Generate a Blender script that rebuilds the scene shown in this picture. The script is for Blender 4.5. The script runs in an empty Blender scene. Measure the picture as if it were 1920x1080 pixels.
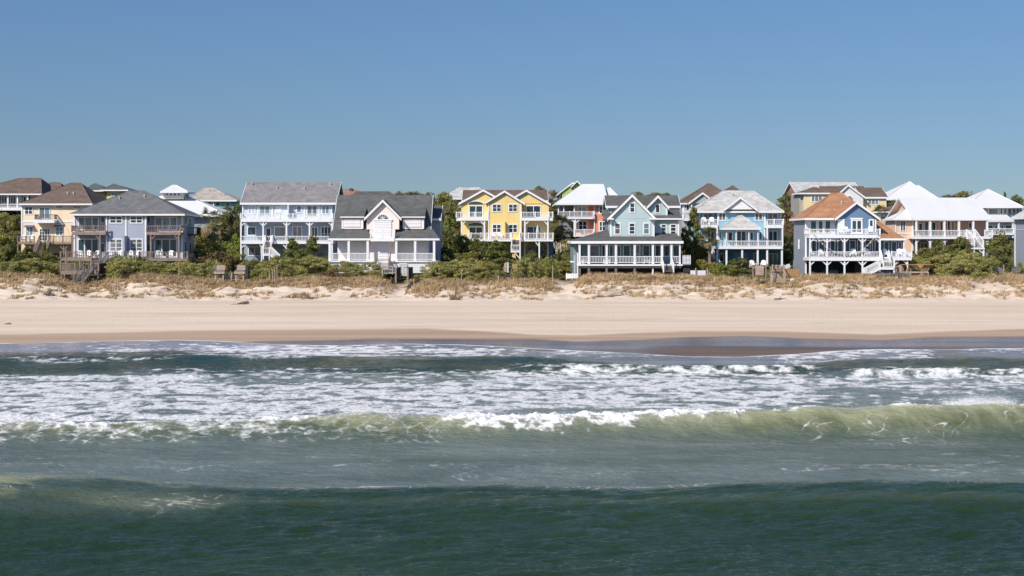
import bpy, math, random
import numpy as np
from mathutils import Vector
random.seed(7)
rng = np.random.RandomState(11)
scene = bpy.context.scene
COL = scene.collection
# camera of the photograph: eye 8.3 m above the sea, long lens; F is its focal length in photo pixels
F, HC, YH = 2667.0, 8.3, 445.0
def PX(px, Y): return (px - 960.0) * Y / F
def PZ(py, Y): return HC - (py - YH) * Y / F

# ------------------------------------------------------------------ noise
_perm = np.random.RandomState(3).permutation(512)
_perm = np.concatenate([_perm, _perm, _perm])
_ga = np.linspace(0, 2 * math.pi, 512, endpoint=False)
_gx, _gy = np.cos(_ga), np.sin(_ga)
def perlin(x, y, seed=0):
    x = np.asarray(x, float) + seed * 17.31; y = np.asarray(y, float) + seed * 9.77
    xi = np.floor(x).astype(np.int64); yi = np.floor(y).astype(np.int64)
    xf = x - xi; yf = y - yi
    u = xf * xf * xf * (xf * (xf * 6 - 15) + 10); v = yf * yf * yf * (yf * (yf * 6 - 15) + 10)
    def g(ix, iy, dx, dy):
        h = _perm[(_perm[ix & 511] + iy) & 511]
        return _gx[h] * dx + _gy[h] * dy
    a = g(xi, yi, xf, yf); b = g(xi + 1, yi, xf - 1, yf)
    c = g(xi, yi + 1, xf, yf - 1); d = g(xi + 1, yi + 1, xf - 1, yf - 1)
    return (a + u * (b - a) + v * (c - a + u * (a - b - c + d))) * 1.5
def fbm(x, y, o=4, seed=0, gain=0.5):
    s = 0; a = 1; t = 0
    for k in range(o):
        s = s + a * perlin(x * 2 ** k, y * 2 ** k, seed + k * 3); t += a; a *= gain
    return s / t
def sstep(a, b, x):
    t = np.clip((x - a) / (b - a), 0, 1); return t * t * (3 - 2 * t)

# ------------------------------------------------------------------ materials
class NT:
    def __init__(s, name):
        s.m = bpy.data.materials.new(name); s.m.use_nodes = True
        s.t = s.m.node_tree; s.b = s.t.nodes['Principled BSDF']; s.L = s.t.links.new
    def n(s, typ, **kw):
        nd = s.t.nodes.new(typ)
        for k, v in kw.items():
            if isinstance(v, (int, float, str, bool)) and hasattr(nd, k): setattr(nd, k, v)
            else: nd.inputs[k].default_value = v
        return nd
    def mix(s, fac, a, b, mode='MIX'):
        m = s.t.nodes.new('ShaderNodeMix'); m.data_type = 'RGBA'; m.blend_type = mode
        for i, v in ((0, fac), (6, a), (7, b)):
            if isinstance(v, bpy.types.NodeSocket): s.L(v, m.inputs[i])
            elif i == 0: m.inputs[0].default_value = v
            else: m.inputs[i].default_value = (*v[:3], 1)
        return m.outputs[2]
    def math(s, op, a, b=0.5, c=0.0):
        m = s.t.nodes.new('ShaderNodeMath'); m.operation = op
        for i, v in enumerate((a, b, c)):
            if isinstance(v, bpy.types.NodeSocket): s.L(v, m.inputs[i])
            else: m.inputs[i].default_value = v
        return m.outputs[0]
    def mapr(s, v, a, b, c=0.0, d=1.0):
        m = s.t.nodes.new('ShaderNodeMapRange'); s.L(v, m.inputs[0])
        for i, x in enumerate((a, b, c, d)): m.inputs[i + 1].default_value = x
        return m.outputs[0]
    def pos(s, scale=(1, 1, 1)):
        g = s.t.nodes.new('ShaderNodeNewGeometry'); mp = s.t.nodes.new('ShaderNodeMapping')
        mp.inputs['Scale'].default_value = scale; s.L(g.outputs['Position'], mp.inputs[0]); return mp.outputs[0]
    def noise(s, scale=1.0, detail=4.0, sc=(1, 1, 1), rough=0.55, vec=None, dist=0.0):
        t = s.t.nodes.new('ShaderNodeTexNoise'); t.inputs['Scale'].default_value = scale
        t.inputs['Detail'].default_value = detail; t.inputs['Roughness'].default_value = rough; t.inputs['Distortion'].default_value = dist
        s.L(vec if vec is not None else s.pos(sc), t.inputs['Vector']); return t.outputs['Fac']
    def attr(s, name):
        a = s.t.nodes.new('ShaderNodeAttribute'); a.attribute_name = name; return a.outputs['Fac']
    def bump(s, h, strength=0.3, dist=0.1):
        b = s.t.nodes.new('ShaderNodeBump'); b.inputs['Strength'].default_value = strength; b.inputs['Distance'].default_value = dist
        s.L(h, b.inputs['Height']); s.L(b.outputs[0], s.b.inputs['Normal'])
    def col(s, v):
        if isinstance(v, bpy.types.NodeSocket): s.L(v, s.b.inputs['Base Color'])
        else: s.b.inputs['Base Color'].default_value = (*v[:3], 1)
    def rough(s, v):
        if isinstance(v, bpy.types.NodeSocket): s.L(v, s.b.inputs['Roughness'])
        else: s.b.inputs['Roughness'].default_value = v
def lin(r, g, b):
    f = lambda c: (c / 255) / 12.92 if c / 255 <= 0.04045 else ((c / 255 + 0.055) / 1.055) ** 2.4
    return (f(r), f(g), f(b))
def sc(c, k): return tuple(min(0.95, x * k) for x in c)
_cache = {}
def paint(c, rough=0.6, amt=0.10, kind='paint'):
    """painted boards / siding: faint lap lines, blotches and weathering streaks"""
    key = (kind, c, rough)
    if key in _cache: return _cache[key]
    n = NT(kind)
    a = n.noise(0.9, 5, (1, 1, .35)); b = n.noise(7.0, 3, (1, 1, .15))
    f = n.math('ADD', n.math('MULTIPLY', a, .6), n.math('MULTIPLY', b, .4))
    base = n.mix(n.mapr(f, .3, .7), sc(c, 1 - amt * 1.3), sc(c, 1 + amt * .5))
    if kind == 'siding':
        w = n.t.nodes.new('ShaderNodeTexWave'); w.bands_direction = 'Z'; w.wave_profile = 'SAW'; w.inputs['Scale'].default_value = 1.6
        n.L(n.pos(), w.inputs[0]); base = n.mix(n.mapr(w.outputs['Fac'], .86, 1.0, 0, .28), base, sc(c, .55)); n.bump(w.outputs['Fac'], .25, .03)
    n.col(base); n.rough(rough); _cache[key] = n.m; return n.m
def siding(c): return paint(c, .65, .09, 'siding')
def shingle(c, metal=False):
    key = ('roof', c, metal)
    if key in _cache: return _cache[key]
    n = NT('metal_roofing' if metal else 'shingles')
    if metal:
        a = n.noise(.5, 4, (1, .5, .5)); base = n.mix(n.mapr(a, .3, .7), sc(c, .93), c)
        w = n.t.nodes.new('ShaderNodeTexWave'); w.bands_direction = 'X'; w.inputs['Scale'].default_value = .8
        n.L(n.pos(), w.inputs[0]); base = n.mix(n.mapr(w.outputs['Fac'], .93, 1.0, 0, .16), base, sc(c, .6)); n.rough(.6); n.b.inputs['Specular IOR Level'].default_value = .25
        n.bump(w.outputs['Fac'], .3, .04)
    else:
        a = n.noise(.9, 6, (1, 1, 1.6), rough=.65); b = n.noise(4, 2, (.5, 1, 3)); d = n.noise(1.6, 3, (.25, .6, 2.4))
        base = n.mix(n.mapr(a, .30, .70), sc(c, .68), sc(c, 1.28)); base = n.mix(n.mapr(b, .35, .7, 0, .5), base, sc(c, .6))
        base = n.mix(n.mapr(d, .55, .75, 0, .3), base, sc(c, 1.4)); n.rough(.95); n.b.inputs['Specular IOR Level'].default_value = .15; n.bump(b, .4, .05)
    n.col(base); _cache[key] = n.m; return n.m
def wood(c, kind='weathered_wood'):
    key = ('wood', c)
    if key in _cache: return _cache[key]
    n = NT(kind); a = n.noise(2.2, 5, (.5, .5, 2.2)); b = n.noise(9, 3, (1, 1, .25))
    base = n.mix(n.mapr(a, .3, .7), sc(c, .68), sc(c, 1.25)); base = n.mix(n.mapr(b, .5, .75, 0, .5), base, sc(c, .5))
    n.col(base); n.rough(.85); n.bump(b, .3, .03); _cache[key] = n.m; return n.m
def glass(c, kind='window_glass', rough=.06):
    key = ('glass', c)
    if key in _cache: return _cache[key]
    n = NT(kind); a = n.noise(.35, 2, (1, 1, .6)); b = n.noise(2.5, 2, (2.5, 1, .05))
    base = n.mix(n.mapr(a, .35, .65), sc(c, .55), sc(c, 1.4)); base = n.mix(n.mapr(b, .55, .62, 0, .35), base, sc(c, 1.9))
    n.col(base); n.rough(rough); n.b.inputs['IOR'].default_value = 1.52; _cache[key] = n.m; return n.m

WHITE = paint((.78, .78, .79), .45, .06)
WHITE2 = paint((.70, .71, .73), .5, .1)
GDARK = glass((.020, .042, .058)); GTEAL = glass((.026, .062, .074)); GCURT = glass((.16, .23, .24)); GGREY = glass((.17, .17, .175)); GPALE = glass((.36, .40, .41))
WOOD = wood((.27, .205, .165)); WOODG = wood((.17, .155, .15)); WOODO = wood((.40, .235, .105)); DARKW = wood((.035, .036, .042)); WOODP = wood((.42, .31, .25))
METAL = paint((.5, .5, .52), .35, .08)

# ------------------------------------------------------------------ mesh helpers
class MB:
    def __init__(s): s.v = []; s.f = []
    def add(s, vs, fs):
        o = len(s.v); s.v += [tuple(p) for p in vs]; s.f += [tuple(i + o for i in f) for f in fs]; return s
    def box(s, x0, x1, y0, y1, z0, z1):
        if x0 > x1: x0, x1 = x1, x0
        if z0 > z1: z0, z1 = z1, z0
        if y0 > y1: y0, y1 = y1, y0
        return s.add([(x0, y0, z0), (x1, y0, z0), (x1, y1, z0), (x0, y1, z0), (x0, y0, z1), (x1, y0, z1), (x1, y1, z1), (x0, y1, z1)],
                     [(0, 3, 2, 1), (4, 5, 6, 7), (0, 1, 5, 4), (1, 2, 6, 5), (2, 3, 7, 6), (3, 0, 4, 7)])
    def prism_y(s, pts, y0, y1):           # polygon in (x,z) pushed along y
        n = len(pts); a = sum(pts[i][0] * pts[(i + 1) % n][1] - pts[(i + 1) % n][0] * pts[i][1] for i in range(n))
        if a < 0: pts = pts[::-1]
        return s.add([(x, y0, z) for x, z in pts] + [(x, y1, z) for x, z in pts],
                     [tuple(range(n)), tuple(range(2 * n - 1, n - 1, -1))] + [(i, i + n, (i + 1) % n + n, (i + 1) % n) for i in range(n)])
    def prism_x(s, pts, x0, x1):           # polygon in (y,z) pushed along x
        n = len(pts); a = sum(pts[i][0] * pts[(i + 1) % n][1] - pts[(i + 1) % n][0] * pts[i][1] for i in range(n))
        if a < 0: pts = pts[::-1]
        return s.add([(x1, y, z) for y, z in pts] + [(x0, y, z) for y, z in pts],
                     [tuple(range(n)), tuple(range(2 * n - 1, n - 1, -1))] + [(i, i + n, (i + 1) % n + n, (i + 1) % n) for i in range(n)])
    def beam(s, p, q, w=.1, h=None):
        p, q = Vector(p), Vector(q); d = (q - p).normalized(); h = h or w
        u = d.cross(Vector((0, 1, 0)) if abs(d.y) < .9 else Vector((0, 0, 1))).normalized() * (w / 2); v = d.cross(u).normalized() * (h / 2)
        return s.add([p - u - v, p + u - v, p + u + v, p - u + v, q - u - v, q + u - v, q + u + v, q - u + v],
                     [(0, 1, 2, 3), (7, 6, 5, 4), (0, 4, 5, 1), (1, 5, 6, 2), (2, 6, 7, 3), (3, 7, 4, 0)])
    def tube(s, pts, rad, n=7):
        rings = []; o = len(s.v)
        for i, p in enumerate(pts):
            p = Vector(p); d = (Vector(pts[min(i + 1, len(pts) - 1)]) - Vector(pts[max(i - 1, 0)])).normalized()
            u = d.cross(Vector((.3, 1, .1))).normalized(); v = d.cross(u)
            for k in range(n):
                a = 2 * math.pi * k / n; s.v.append(tuple(p + (u * math.cos(a) + v * math.sin(a)) * rad[i]))
        for i in range(len(pts) - 1):
            for k in range(n):
                s.f.append((o + i * n + k, o + i * n + (k + 1) % n, o + (i + 1) * n + (k + 1) % n, o + (i + 1) * n + k))
        s.f.append(tuple(o + k for k in range(n))[::-1]); s.f.append(tuple(o + (len(pts) - 1) * n + k for k in range(n)))
        return s
    def build(s, name, mat, parent=None, off=(0, 0, 0)):
        me = bpy.data.meshes.new(name)
        me.from_pydata([(x - off[0], y - off[1], z - off[2]) for x, y, z in s.v], [], s.f); me.materials.append(mat)
        me.update()
        o = bpy.data.objects.new(name, me); COL.objects.link(o)
        if parent: o.parent = parent
        return o
def npmesh(name, V, Fc, mat, parent=None, smooth=False, attrs=None):
    """numpy vertices, faces of one size (m,k); attrs: name -> (domain, array)"""
    me = bpy.data.meshes.new(name); m, k = Fc.shape
    me.vertices.add(len(V)); me.vertices.foreach_set('co', np.ascontiguousarray(V, np.float32).ravel())
    me.loops.add(m * k); me.loops.foreach_set('vertex_index', np.ascontiguousarray(Fc, np.int32).ravel())
    me.polygons.add(m); me.polygons.foreach_set('loop_start', np.arange(0, m * k, k, dtype=np.int32))
    try: me.polygons.foreach_set('loop_total', np.full(m, k, np.int32))
    except Exception: pass
    me.polygons.foreach_set('use_smooth', np.full(m, smooth, bool))
    me.update(calc_edges=True); me.validate()
    for nm, (dom, arr) in (attrs or {}).items():
        a = me.attributes.new(nm, 'FLOAT', dom); a.data.foreach_set('value', np.ascontiguousarray(arr, np.float32).ravel())
    me.materials.append(mat)
    o = bpy.data.objects.new(name, me); COL.objects.link(o)
    if parent: o.parent = parent
    return o
def tag(o, label=None, cat=None, group=None, kind=None):
    if label: o['label'] = label
    if cat: o['category'] = cat
    if group: o['group'] = group
    if kind: o['kind'] = kind
    return o
def empty(name, loc, label, cat, group=None):
    o = bpy.data.objects.new(name, None); COL.objects.link(o); o.location = loc; o.empty_display_size = .3
    return tag(o, label, cat, group)
def copy_tree(o, parent=None):
    c = o.copy(); COL.objects.link(c); c.parent = parent
    for ch in list(o.children): copy_tree(ch, c)
    return c

# ------------------------------------------------------------------ a thing built from photo measurements at its own distance
class Thing:
    """px/py are measurements on the photograph; every one is turned into metres at the stated distance Y+d"""
    def __init__(s, name, label, cat, Y, px, py, group=None):
        s.Y = Y; s.base = (PX(px, Y), Y, PZ(py, Y)); s.root = empty(name, s.base, label, cat, group)
    def X(s, px, d=0): return PX(px, s.Y + d)
    def Z(s, py, d=0): return PZ(py, s.Y + d)
    def put(s, name, mb, mat, parent=None, label=None):
        o = mb.build(name, mat, parent or s.root, s.base)
        if label: o['label'] = label
        return o
    def bx(s, mb, px0, px1, py0, py1, d0, d1):
        return mb.box(s.X(px0, d0), s.X(px1, d0), s.Y + d0, s.Y + d1, s.Z(py1, d0), s.Z(py0, d0))
    def box(s, name, px0, px1, py0, py1, d0, d1, mat, parent=None):
        return s.put(name, s.bx(MB(), px0, px1, py0, py1, d0, d1), mat, parent)
    def poly(s, name, pts, d0, d1, mat, parent=None):
        return s.put(name, MB().prism_y([(s.X(x, d0), s.Z(y, d0)) for x, y in pts], s.Y + d0, s.Y + d1), mat, parent)
    def window(s, px0, px1, py0, py1, d, g=None, cols=2, rows=1, fw=1.5, name='window', fm=None, proud=.07):
        g = g or GDARK; m = MB(); y0, y1 = s.Y + d - proud, s.Y + d + .03
        x0, x1, z0, z1 = s.X(px0, d), s.X(px1, d), s.Z(py1, d), s.Z(py0, d); w = fw * s.Y / F
        m.box(x0, x0 + w, y0, y1, z0, z1); m.box(x1 - w, x1, y0, y1, z0, z1)
        m.box(x0 + w, x1 - w, y0, y1, z1 - w, z1); m.box(x0 + w, x1 - w, y0, y1, z0, z0 + w)
        mw = w * .8
        for k in range(1, cols):
            xc = x0 + (x1 - x0) * k / cols; m.box(xc - mw / 2, xc + mw / 2, y0 + .015, y1, z0 + w, z1 - w)
        for k in range(1, rows):
            zc = z0 + (z1 - z0) * k / rows
            for c in range(cols):
                xa = x0 + w if c == 0 else x0 + (x1 - x0) * c / cols + mw / 2
                xb = x1 - w if c == cols - 1 else x0 + (x1 - x0) * (c + 1) / cols - mw / 2
                m.box(xa, xb, y0 + .02, y1, zc - mw * .3, zc + mw * .3)
        o = s.put(name, m, fm or WHITE)
        p = MB().box(x0 + w * .6, x1 - w * .6, y0 + .045, y1 - .02, z0 + w * .6, z1 - w * .6)
        s.put('pane', p, g, o); return o
    def shutter(s, px0, px1, py0, py1, d, mat=None, slats=True):
        m = s.bx(MB(), px0, px1, py0, py1, d - .07, d + .02)
        if slats:
            z0, z1 = s.Z(py1, d), s.Z(py0, d); n = max(3, int((z1 - z0) / .32))
            for k in range(n):
                z = z0 + (z1 - z0) * (k + .5) / n; m.box(s.X(px0, d) + .06, s.X(px1, d) - .06, s.Y + d - .1, s.Y + d - .072, z - .035, z + .035)
        return s.put('shutter', m, mat or WHITE)
    def rail(s, px0, px1, pyt, pyb, d, mat=None, n_post=0, name='railing', step=.2, solid=0):
        m = MB(); x0, x1, z0, z1 = s.X(px0, d), s.X(px1, d), s.Z(pyb, d), s.Z(pyt, d); y = s.Y + d
        m.box(x0, x1, y - .06, y + .06, z1 - .09, z1); m.box(x0, x1, y - .035, y + .035, z0 + .06, z0 + .13)
        n = max(2, int((x1 - x0) / step))
        for k in range(n):
            x = x0 + (x1 - x0) * (k + .5) / n; m.box(x - .027, x + .027, y - .027, y + .027, z0 + .13, z1 - .09)
        for k in range(n_post):
            x = x0 + (x1 - x0) * (k / (n_post - 1) if n_post > 1 else .5); m.box(x - .07, x + .07, y - .09, y + .09, z0 - .02, z1 + .08)
        return s.put(name, m, mat or WHITE)
    def rail_side(s, px, pyt, pyb, d0, d1, mat=None):
        m = MB(); x, z0, z1 = s.X(px, d0), s.Z(pyb, d0), s.Z(pyt, d0); a, b = s.Y + d0 + .1, s.Y + d1
        m.box(x - .06, x + .06, a, b, z1 - .09, z1); m.box(x - .035, x + .035, a, b, z0 + .06, z0 + .13)
        n = max(2, int((b - a) / .2))
        for k in range(n):
            y = a + (b - a) * (k + .5) / n; m.box(x - .027, x + .027, y - .027, y + .027, z0 + .13, z1 - .09)
        return s.put('railing', m, mat or WHITE)
    def post(s, px, py0, py1, d, w=2.6, mat=None, cap=False):
        h = w * s.Y / F / 2; x = s.X(px, d); y = s.Y + d
        m = MB().box(x - h, x + h, y - h, y + h, s.Z(py1, d), s.Z(py0, d))
        if cap:
            z = s.Z(py0, d); m.box(x - h * 1.3, x + h * 1.3, y - h * 1.3, y + h * 1.3, z - .18, z - .02)
            z = s.Z(py1, d); m.box(x - h * 1.3, x + h * 1.3, y - h * 1.3, y + h * 1.3, z + .02, z + .2)
        return s.put('post', m, mat or WHITE)
    def brace(s, pxa, pya, pxb, pyb, d, w=1.7, mat=None):
        a = (s.X(pxa, d), s.Y + d, s.Z(pya, d)); b = (s.X(pxb, d), s.Y + d, s.Z(pyb, d))
        return s.put('brace', MB().beam(a, b, w * s.Y / F, .1), mat or WHITE)
    def deck(s, px0, px1, py0, py1, d0, d1, mat=None, name='deck'):
        m = s.bx(MB(), px0, px1, py0, py1, d0, d0 + .12); x0, x1 = s.X(px0, d0), s.X(px1, d0); zt, zb = s.Z(py0, d0), s.Z(py1, d0)
        m.box(x0, x1, s.Y + d0 + .122, s.Y + d1, zt - .16, zt - .03)
        n = max(2, int((x1 - x0) / 1.2))
        for k in range(n + 1):
            x = x0 + .05 + (x1 - x0 - .1) * k / n; m.box(x - .04, x + .04, s.Y + d0 + .123, s.Y + d1, zb + .02, zt - .163)
        return s.put(name, m, mat or WHITE)
    def fascia(s, o, x0, x1, y0, y1, z, t, mat):
        m = MB().box(x0 - .04, x1 + .04, y0 - .05, y0 - .003, z - t, z + .03)
        m.box(x0 - .05, x0 - .003, y0, y1, z - t, z + .03); m.box(x1 + .003, x1 + .05, y0, y1, z - t, z + .03)
        s.put('fascia', m, mat or WHITE, o)
    def hip(s, eL, eR, pye, dF, dB, rL, rR, pyr, mat, dR=None, t=.21, fm=None, name='roof', vents=()):
        dR = (dF + dB) / 2 if dR is None else dR
        x0, x1, z = s.X(eL, dF), s.X(eR, dF), s.Z(pye, dF); zr = s.Z(pyr, dR); ra, rb = s.X(rL, dR), s.X(rR, dR)
        yf, yb, yr = s.Y + dF, s.Y + dB, s.Y + dR
        if rb - ra < .05: rb = ra + .05
        v = [(x0, yf, z), (x1, yf, z), (x1, yb, z), (x0, yb, z), (ra, yr, zr), (rb, yr, zr),
             (x0 + .05, yf + .05, z - t), (x1 - .05, yf + .05, z - t), (x1 - .05, yb - .05, z - t), (x0 + .05, yb - .05, z - t)]
        f = [(0, 1, 5, 4), (1, 2, 5), (2, 3, 4, 5), (3, 0, 4), (0, 6, 7, 1), (1, 7, 8, 2), (2, 8, 9, 3), (3, 9, 6, 0), (9, 8, 7, 6)]
        o = s.put(name, MB().add(v, f), mat); s.fascia(o, x0, x1, yf, yb, z, t, fm)
        cap = MB()
        for a, b in ((0, 4), (1, 5), (4, 5)):
            if (Vector(v[a]) - Vector(v[b])).length > .3: cap.beam(Vector(v[a]) + Vector((0, 0, .0)), Vector(v[b]) + Vector((0, 0, .0)), .16, .05)
        s.put('ridge_cap', cap, mat, o)
        for px, py in vents: s.vent(o, px, py, dF, yf, z, yr, zr)
        return o
    def vent(s, o, px, py, dF, yf, z, yr, zr):
        # the point of the front slope that the photograph shows at px,py
        k = (zr - z) / (yr - yf); lo, hi = 0.0, yr - yf
        for _ in range(30):
            m = (lo + hi) / 2
            if z + k * m < PZ(py, yf + m): lo = m
            else: hi = m
        y = yf + lo; x = PX(px, y); zz = z + k * lo
        mb = MB().tube([(x, y, zz - .2), (x, y, zz + .22)], [.09, .09], 8); mb.tube([(x, y, zz + .22), (x, y, zz + .34)], [.15, .13], 8)
        s.put('vent_pipe', mb, METAL, o)
    def gable_x(s, eL, eR, pye, dF, rL, rR, pyr, dR, dB, mat, wall=None, t=.24, over=.5, fm=None, vents=(), name='roof'):
        """ridge runs along the beach"""
        x0, x1, z = s.X(eL, dF), s.X(eR, dF), s.Z(pye, dF); zr = s.Z(pyr, dR); yf, yb, yr = s.Y + dF, s.Y + dB, s.Y + dR
        zb = zr - (zr - z) * (yb - yr) / (yr - yf)
        o = s.put(name, MB().prism_x([(yf, z), (yr, zr), (yb, zb), (yb, zb - t), (yr, zr - t), (yf, z - t)], x0, x1), mat)
        m = MB().box(x0 - .02, x1 + .02, yf - .05, yf - .003, z - t - .02, z + .03)
        for x, w in ((x0, -.05), (x1, .05)):
            a, b = (x + w, x - .003 * (1 if w > 0 else -1) + (.006 if w > 0 else -.006)) if False else ((x + .003, x + .05) if w > 0 else (x - .05, x - .003))
            m.prism_x([(yf, z + .02), (yr, zr + .02), (yb, zb + .02), (yb, zb - t), (yr, zr - t), (yf, z - t)], a, b)
        s.put('fascia', m, fm or WHITE, o)
        if wall:
            g = MB().prism_x([(yf + .4, z - t + .0), (yr, zr - t - .02), (yb - .4, zb - t)], x0 + over, x1 - over)
            s.put('wall', g, wall)
        for px, py in vents: s.vent(o, px, py, dF, yf, z, yr, zr)
        return o
    def gable_y(s, L, A, R, d0, d1, mat, t=.20, trim=.30, fm=None, name='roof'):
        """gable facing the sea; L, A, R are the eave, apex and eave on the photograph"""
        l, a, r = [(s.X(p[0], d0), s.Z(p[1], d0)) for p in (L, A, R)]; dn = lambda p, k: (p[0], p[1] - k)
        o = s.put(name, MB().prism_y([l, a, r, dn(r, t), dn(a, t), dn(l, t)], s.Y + d0, s.Y + d1), mat)
        m = MB().prism_y([dn(l, -.02), dn(a, -.02), dn(r, -.02), dn(r, trim), dn(a, trim), dn(l, trim)], s.Y + d0 - .07, s.Y + d0 - .003)
        s.put('rake_trim', m, fm or WHITE, o); return o
    def stairs(s, px0, px1, py0, py1, d0, d1, n=9, mat=None, rails=None, rh=13, name='staircase'):
        """flight coming toward the sea: top at py0,d1 (back) down to py1,d0 (front)"""
        m = MB(); x0, x1 = s.X(px0, d0), s.X(px1, d0); zt, zb = s.Z(py0, d1), s.Z(py1, d0); yt, yb = s.Y + d1, s.Y + d0
        for k in range(n):
            f = (k + .5) / n; y = yt + (yb - yt) * f; z = zt + (zb - zt) * f; m.box(x0, x1, y - .15, y + .15, z - .05, z)
        for x in (x0 - .04, x1 + .04): m.beam((x, yt, zt - .14), (x, yb, zb - .14), .07, .30)
        o = s.put(name, m, mat or WHITE)
        h = rh * s.Y / F
        for x in (x0 - .06, x1 + .06):
            r = MB(); r.beam((x, yt, zt + h), (x, yb, zb + h), .1, .1); r.box(x - .07, x + .07, yb - .07, yb + .07, zb - .1, zb + h + .08); r.box(x - .07, x + .07, yt - .07, yt + .07, zt - .1, zt + h + .08)
            for k in range(1, n):
                f = k / n; y = yt + (yb - yt) * f; z = zt + (zb - zt) * f; r.box(x - .025, x + .025, y - .025, y + .025, z, z + h)
            s.put('railing', r, rails or mat or WHITE, o)
        return o
    def stairs_x(s, pxa, pya, pxb, pyb, d, wid=1.2, n=9, mat=None, rh=13):
        """flight running sideways from (pxa,pya) at its top to (pxb,pyb)"""
        m = MB(); xa, za, xb, zb = s.X(pxa, d), s.Z(pya, d), s.X(pxb, d), s.Z(pyb, d); y = s.Y + d
        for k in range(n):
            f = (k + .5) / n; x = xa + (xb - xa) * f; z = za + (zb - za) * f; m.box(x - .15, x + .15, y + .05, y + wid, z - .05, z)
        for yy in (y, y + wid + .05): m.beam((xa, yy, za - .12), (xb, yy, zb - .12), .24, .07)
        o = s.put('staircase', m, mat or WHITE); h = rh * s.Y / F
        for yy in (y, y + wid + .05):
            r = MB(); r.beam((xa, yy, za + h), (xb, yy, zb + h), .1, .1); r.box(xb - .07, xb + .07, yy - .07, yy + .07, zb - .1, zb + h + .08)
            for k in range(1, 2 * n):
                f = k / n / 2; x = xa + (xb - xa) * f; z = za + (zb - za) * f; r.box(x - .025, x + .025, yy - .025, yy + .025, z, z + h)
            s.put('railing', r, mat or WHITE, o)
        return o
# ================================================================== the ground: beach, dunes, back-dune hill
_KY = [-400, 0, 60, 90, 100, 106, 112, 118, 155, 159, 166, 172, 178, 186, 200, 215, 240, 270, 300, 400, 900, 4000]
_KZ = [-40, -9, -3, -.62, -.15, .03, .17, .34, 1.55, 1.75, 2.75, 3.35, 3.5, 3.5, 3.9, 5.0, 8.6, 11.8, 12.6, 9, 5, 3]
_TOP = ([-400, 0, 90, 125, 185, 215, 260, 300, 350, 400, 470, 530, 600, 690, 735, 770, 800, 940, 1010, 1055, 1110, 1180, 1270, 1310, 1400, 1450, 1475, 1520, 1640, 1700, 1760, 1830, 1920, 2300],
        [512, 511, 516, 529, 530, 522, 514, 516, 521, 525, 527, 523, 520, 519, 527, 526, 524, 525, 525, 521, 516, 515, 516, 519, 521, 527, 525, 517, 517, 521, 519, 517, 517, 517])
PATHS = [(750, 1.5, .75), (1062, 1.6, .7), (1432, 1.3, .55), (1838, 1.4, .5), (228, 1.2, .35)]
def path_mask(X, Y):
    m = 0
    for px, w, a in PATHS:
        xc = PX(px, Y) + .5 * np.sin(Y * .35 + px); m = m + a * np.exp(-((X - xc) / w) ** 2)
    return m
def ground_z(X, Y):
    X = np.asarray(X, float); Y = np.asarray(Y, float)
    w = sstep(150, 158, Y) * (1 - sstep(180, 190, Y))
    sh = w * (4.2 * fbm(X / 11, X * 0 + 3.3, 3, 5) + 1.6 * fbm(X / 3.2, Y / 9, 2, 8))
    z = np.interp(Y + sh, _KY, _KZ)
    ppx = 960 + X * F / np.maximum(Y, 100); w2 = sstep(159, 171, Y) * (1 - sstep(184, 196, Y))
    z = z + w2 * (HC - .48 - (np.interp(ppx, _TOP[0], _TOP[1]) - YH) * 176 / F - 3.45)
    z = z + w * ((.55 - .25 * sstep(167, 174, Y)) * fbm(X / 5.5, Y / 5.5, 3, 2) + (.34 - .19 * sstep(167, 174, Y)) * fbm(X / 1.5, Y / 1.3, 3, 4))
    z = z - path_mask(X, Y) * sstep(158, 166, Y) * (1 - sstep(178, 188, Y))
    z = z + sstep(196, 245, Y) * (1.6 * fbm(X / 38, Y / 30, 3, 6)) + 3.2 * sstep(-62, -95, X) * sstep(205, 250, Y)
    return z + sstep(118, 128, Y) * (1 - sstep(145, 156, Y)) * .05 * fbm(X / 14, Y / 2.2, 3, 12)
def gz(x, y): return float(ground_z(np.array([x]), np.array([y]))[0])
_ty = np.linspace(96, 158, 900); _tp = YH + (HC - np.interp(_ty, _KY, _KZ)) * F / _ty
def Y_of(py): return np.interp(-np.asarray(py, float), -_tp, _ty)     # where the beach lies that the photo shows at row py

_sw = np.array([(-900, 641), (-400, 643), (0, 645), (150, 642), (330, 638), (420, 641), (520, 647), (640, 649), (760, 645), (860, 647), (1000, 654), (1100, 659), (1200, 664),
                (1300, 670), (1390, 670), (1450, 667), (1540, 661), (1620, 656), (1750, 656), (1920, 654), (2300, 655), (2800, 650)], float)
_wt = np.array([(-900, 660), (0, 660), (330, 650), (420, 644), (480, 641), (640, 638), (700, 635), (1000, 636), (1080, 641), (1200, 637), (1290, 632), (1400, 630), (1500, 635), (1650, 638), (1750, 633), (1920, 631), (2800, 634)], float)
_dm = np.array([(-900, 626), (0, 627), (300, 621), (640, 617), (800, 616), (900, 620), (1000, 627), (1090, 629), (1200, 624), (1300, 620), (1450, 621), (1650, 627), (1750, 622), (1920, 616), (2800, 620)], float)
def Yswash(px): return Y_of(np.interp(px, _sw[:, 0], _sw[:, 1])) + .25 * perlin(px / 60.0, px * 0 + .5, 4)

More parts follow.
